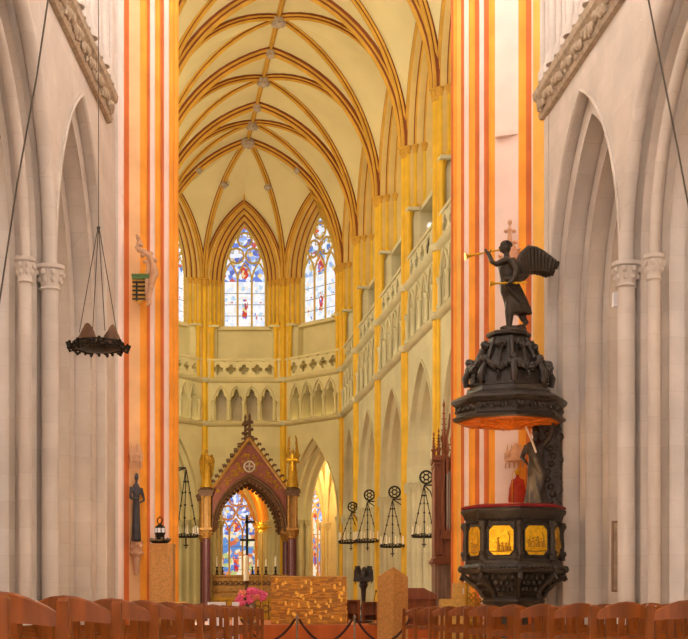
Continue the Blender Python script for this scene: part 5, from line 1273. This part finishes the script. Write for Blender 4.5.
for k in range(16): a = k*PI/8; q = .36 if k % 2 == 0 else .24; mb.tube([(.1*math.cos(a), 0, zc+.08*math.sin(a)), (q*math.cos(a), 0, zc+q*.85*math.sin(a))], [.04, .008], 0, 6)
mb.build('sunburst', 'gold', t, smooth=True)

# ================================================================ ORGAN CASE
od = 33.0; o0, o1 = X(435.5, od), X(463, od)
og = thing('organ_case', 'dark red-brown gothic organ case with pinnacles beside the right striped pier', 'organ', (0, 0, 0))
zb5, zm, zt5 = PZ, Z(563, od), Z(457, od)
xs = X(442.5, od)
mb = MB(); mb.box(((o0+o1)/2, od+.75, (zb5+zm)/2), (o1-o0, 1.4, zm-zb5))
for k in range(6): u = o0+(o1-o0)*(k+.5)/6; mb.box((u, od+.04, (zb5+zm)/2), (.035, .06, zm-zb5)); mb.tube([(u-.04, od+.03, zm-.25), (u, od+.02, zm-.13), (u+.04, od+.03, zm-.25)], .014, 0, 5)
mb.build('lower_case', 'organ_low', og)
mb = MB()
for q, (dz, e) in enumerate(((0, .02), (.06, .07), (.13, .02))): mb.box(((o0+o1)/2, od+.72, zm+dz), (o1-o0+2*e, 1.5+2*e, .07), 0)
mb.build('moulding', 'organ', og)
mb = MB(); mb.box(((o0+xs)/2, od+.8, (zm+zt5)/2+.1), (xs-o0, 1.2, zt5-zm-.2)); mb.box(((o0+xs)/2, od+.78, zt5), (xs-o0+.08, 1.3, .12)); mb.box(((o0+xs)/2, od+.78, zt5-.14), (xs-o0+.04, 1.26, .08))
for k in range(3): mb.box((o0+(xs-o0)*k/2, od+.18, (zm+zt5)/2), (.035, .06, zt5-zm-.3))
mb.build('side_tower', 'organ', og)
mb = MB(); zt6 = Z(455, od)
for x in (xs+.03, X(448, od), o1-.03): mb.box((x, od+.3, (zm+zt6)/2), (.07, .22, zt6-zm))
mb.box(((xs+o1)/2, od+.9, (zm+zt6)/2), (o1-xs, .9, zt6-zm)); zq = Z(536, od); mb.box(((xs+o1)/2, od+.3, zq), (o1-xs+.08, .5, .12)); mb.box(((xs+o1)/2, od+.25, zq+.1), (o1-xs+.02, .4, .08)); mb.box(((xs+o1)/2, od+.4, (zm+zq)/2), (o1-xs-.02, .3, zq-zm))
mb.build('main_tower', 'organ', og)
for k in range(5):
    x = X(447.5, od)+.055*k; mb = MB(); mb.lathe((x, od+.2, zq+.12), [(.008, 0), (.024, .18), (.024, 1.4+.05*k)], 0, 10); mb.build('pipe', 'pipe', og, smooth=True)
def pinn(px, ytop, ybase, r):
    x = X(px, od); z0, z1 = Z(ybase, od), Z(ytop, od); h = z1-z0; mb = MB()
    mb.lathe((x, od+.3, z0), [(r, 0), (r, h*.3), (r*1.5, h*.34), (r*1.5, h*.4), (r*.8, h*.43), (r*.25, h*.86), (r*.7, h*.9), (r*.3, h*.95), (.004, h)], 0, 6, .3)
    for j in range(4):
        for sg in (-1, 1): mb.ball((x+sg*r*(.9-.14*j), od+.3, z0+h*(.5+.09*j)), r*.3, 0, 6, 4)
    mb.build('pinnacle', 'organ', og, smooth=True)
pinn(434.6, 430, 460, .045); pinn(439.6, 426, 460, .045); pinn(444.8, 397, 460, .06); pinn(457, 392, 440, .06)
mb = MB()
for sg in (0, 1):
    x = X(446.5+sg*5, od); mb.tube([(x, od+.28, Z(460, od)), (x+.05, od+.26, Z(448, od)), (x+.02, od+.26, Z(438, od)), (x+.08, od+.26, Z(425, od)), (x+.10, od+.27, Z(412, od))], [.045, .045, .04, .035, .02], 0, 6)
    mb.torus((x+.1, od+.27, Z(446, od)), .07, .02, 'y', 0, 12, 5)
mb.build('tracery_gable', 'organ', og, smooth=True)
# loudspeakers in the right arcade
for px0, px1, y0, y1, d, lab in ((612, 619, 521, 592, 22.6, 'tall slim brown column loudspeaker on the jamb of right nave arch'), (625, 629, 523, 585, 21.9, 'slim grey strip loudspeaker beside the taller brown one')):
    xw = X((px0+px1)/2, d); mb = MB(); w_ = X(px1, d)-X(px0, d); h = Z(y0, d)-Z(y1, d)
    t = thing('column_loudspeaker', lab, 'loudspeaker', (xw, d, Z(y1, d)))
    mb.box((0, 0, h/2), (w_, .12, h)); mb.build('cabinet', 'organ_low' if px0 == 612 else 'recess', t)
    mb = MB(); mb.box((0, -.063, h/2), (w_*.7, .01, h*.94)); mb.build('grille', 'stone_carve', t)
mb = MB(); d = 22.3; mb.box((X(618, d), d, Z(300, d)), (.17, .14, .22)); mb.box((X(618, d), d+.1, Z(300, d)), (.05, .16, .05))
tag(mb.build('wall_box', 'white'), 'small white box on the pier inside the right nave arch', 'box')
#T>>
# ================================================================ LIGHT
w = bpy.data.worlds.new('world'); sc.world = w; w.use_nodes = True
bg = w.node_tree.nodes['Background']; bg.inputs['Color'].default_value = (1.0, .957, .93, 1); bg.inputs['Strength'].default_value = 11.5
def lamp(name, loc, power, color=(1, .8, .5), radius=.4, kind='POINT', target=None, angle=70):
    l = bpy.data.lights.new(name, kind); l.energy = power; l.color = color; l.shadow_soft_size = radius
    o = bpy.data.objects.new(name, l); COL.objects.link(o); o.location = loc
    if kind == 'SPOT':
        l.spot_size = math.radians(angle); l.spot_blend = .8
        o.rotation_euler = (Vector(target)-Vector(loc)).to_track_quat('-Z', 'Y').to_euler()
    return o
WARM = (1, .89, .66); AMB = (1, .62, .28)
# unseen fill lights added in choir and crossing, then lamps down the ambulatory
lamp('choir_flood', (cxa(36)-2.6, 34.0, 9.0), 600, WARM, .5)
lamp('choir_flood', (cxa(42)-2.8, 42.0, 12.0), 480, WARM, .5)
lamp('choir_flood', (cxa(50)-2.8, 50.0, 12.0), 420, WARM, .5)
lamp('choir_flood', (cxa(47)-2.6, 47.0, 4.0), 350, WARM, .4)
lamp('crossing_spot', (-.6, 33.0, 17.6), 700, WARM, .6, 'SPOT', (cxa(52), 54, 12), 80)
lamp('ambulatory_lamp', (-1.0, 58.0, 6.5), 260, AMB, .3)
lamp('ambulatory_lamp', (2.4, 55.5, 6.5), 160, WARM, .3)
lamp('ambulatory_lamp', (-7.0, 57.8, 6.5), 160, WARM, .3)
lamp('chapel_lamp', (ax60+.3, 62.0, 6.5), 150, AMB, .3)
for y in (34, 39, 44, 49): lamp('ambulatory_lamp', (cxr(y)+2.4, y, 6.8), 90, WARM, .3)
lamp('pulpit_lamp', (3.0, 25.5, 3.3), 24, (1, .6, .25), .06)
lamp('pier_spot', (-1.0, 22.0, .9), 300, (1, .6, .3), .3, 'SPOT', (-4.2, 28.4, 3.5), 60)
lamp('pier_spot', (.6, 22.0, .9), 300, (1, .6, .3), .3, 'SPOT', (3.0, 28.6, 3.5), 60)
for y in (20, 25): lamp('aisle_lamp', (-8.2, y, 7.5), 120, AMB, .3); lamp('aisle_lamp', (7.6, y, 7.5), 120, AMB, .3)
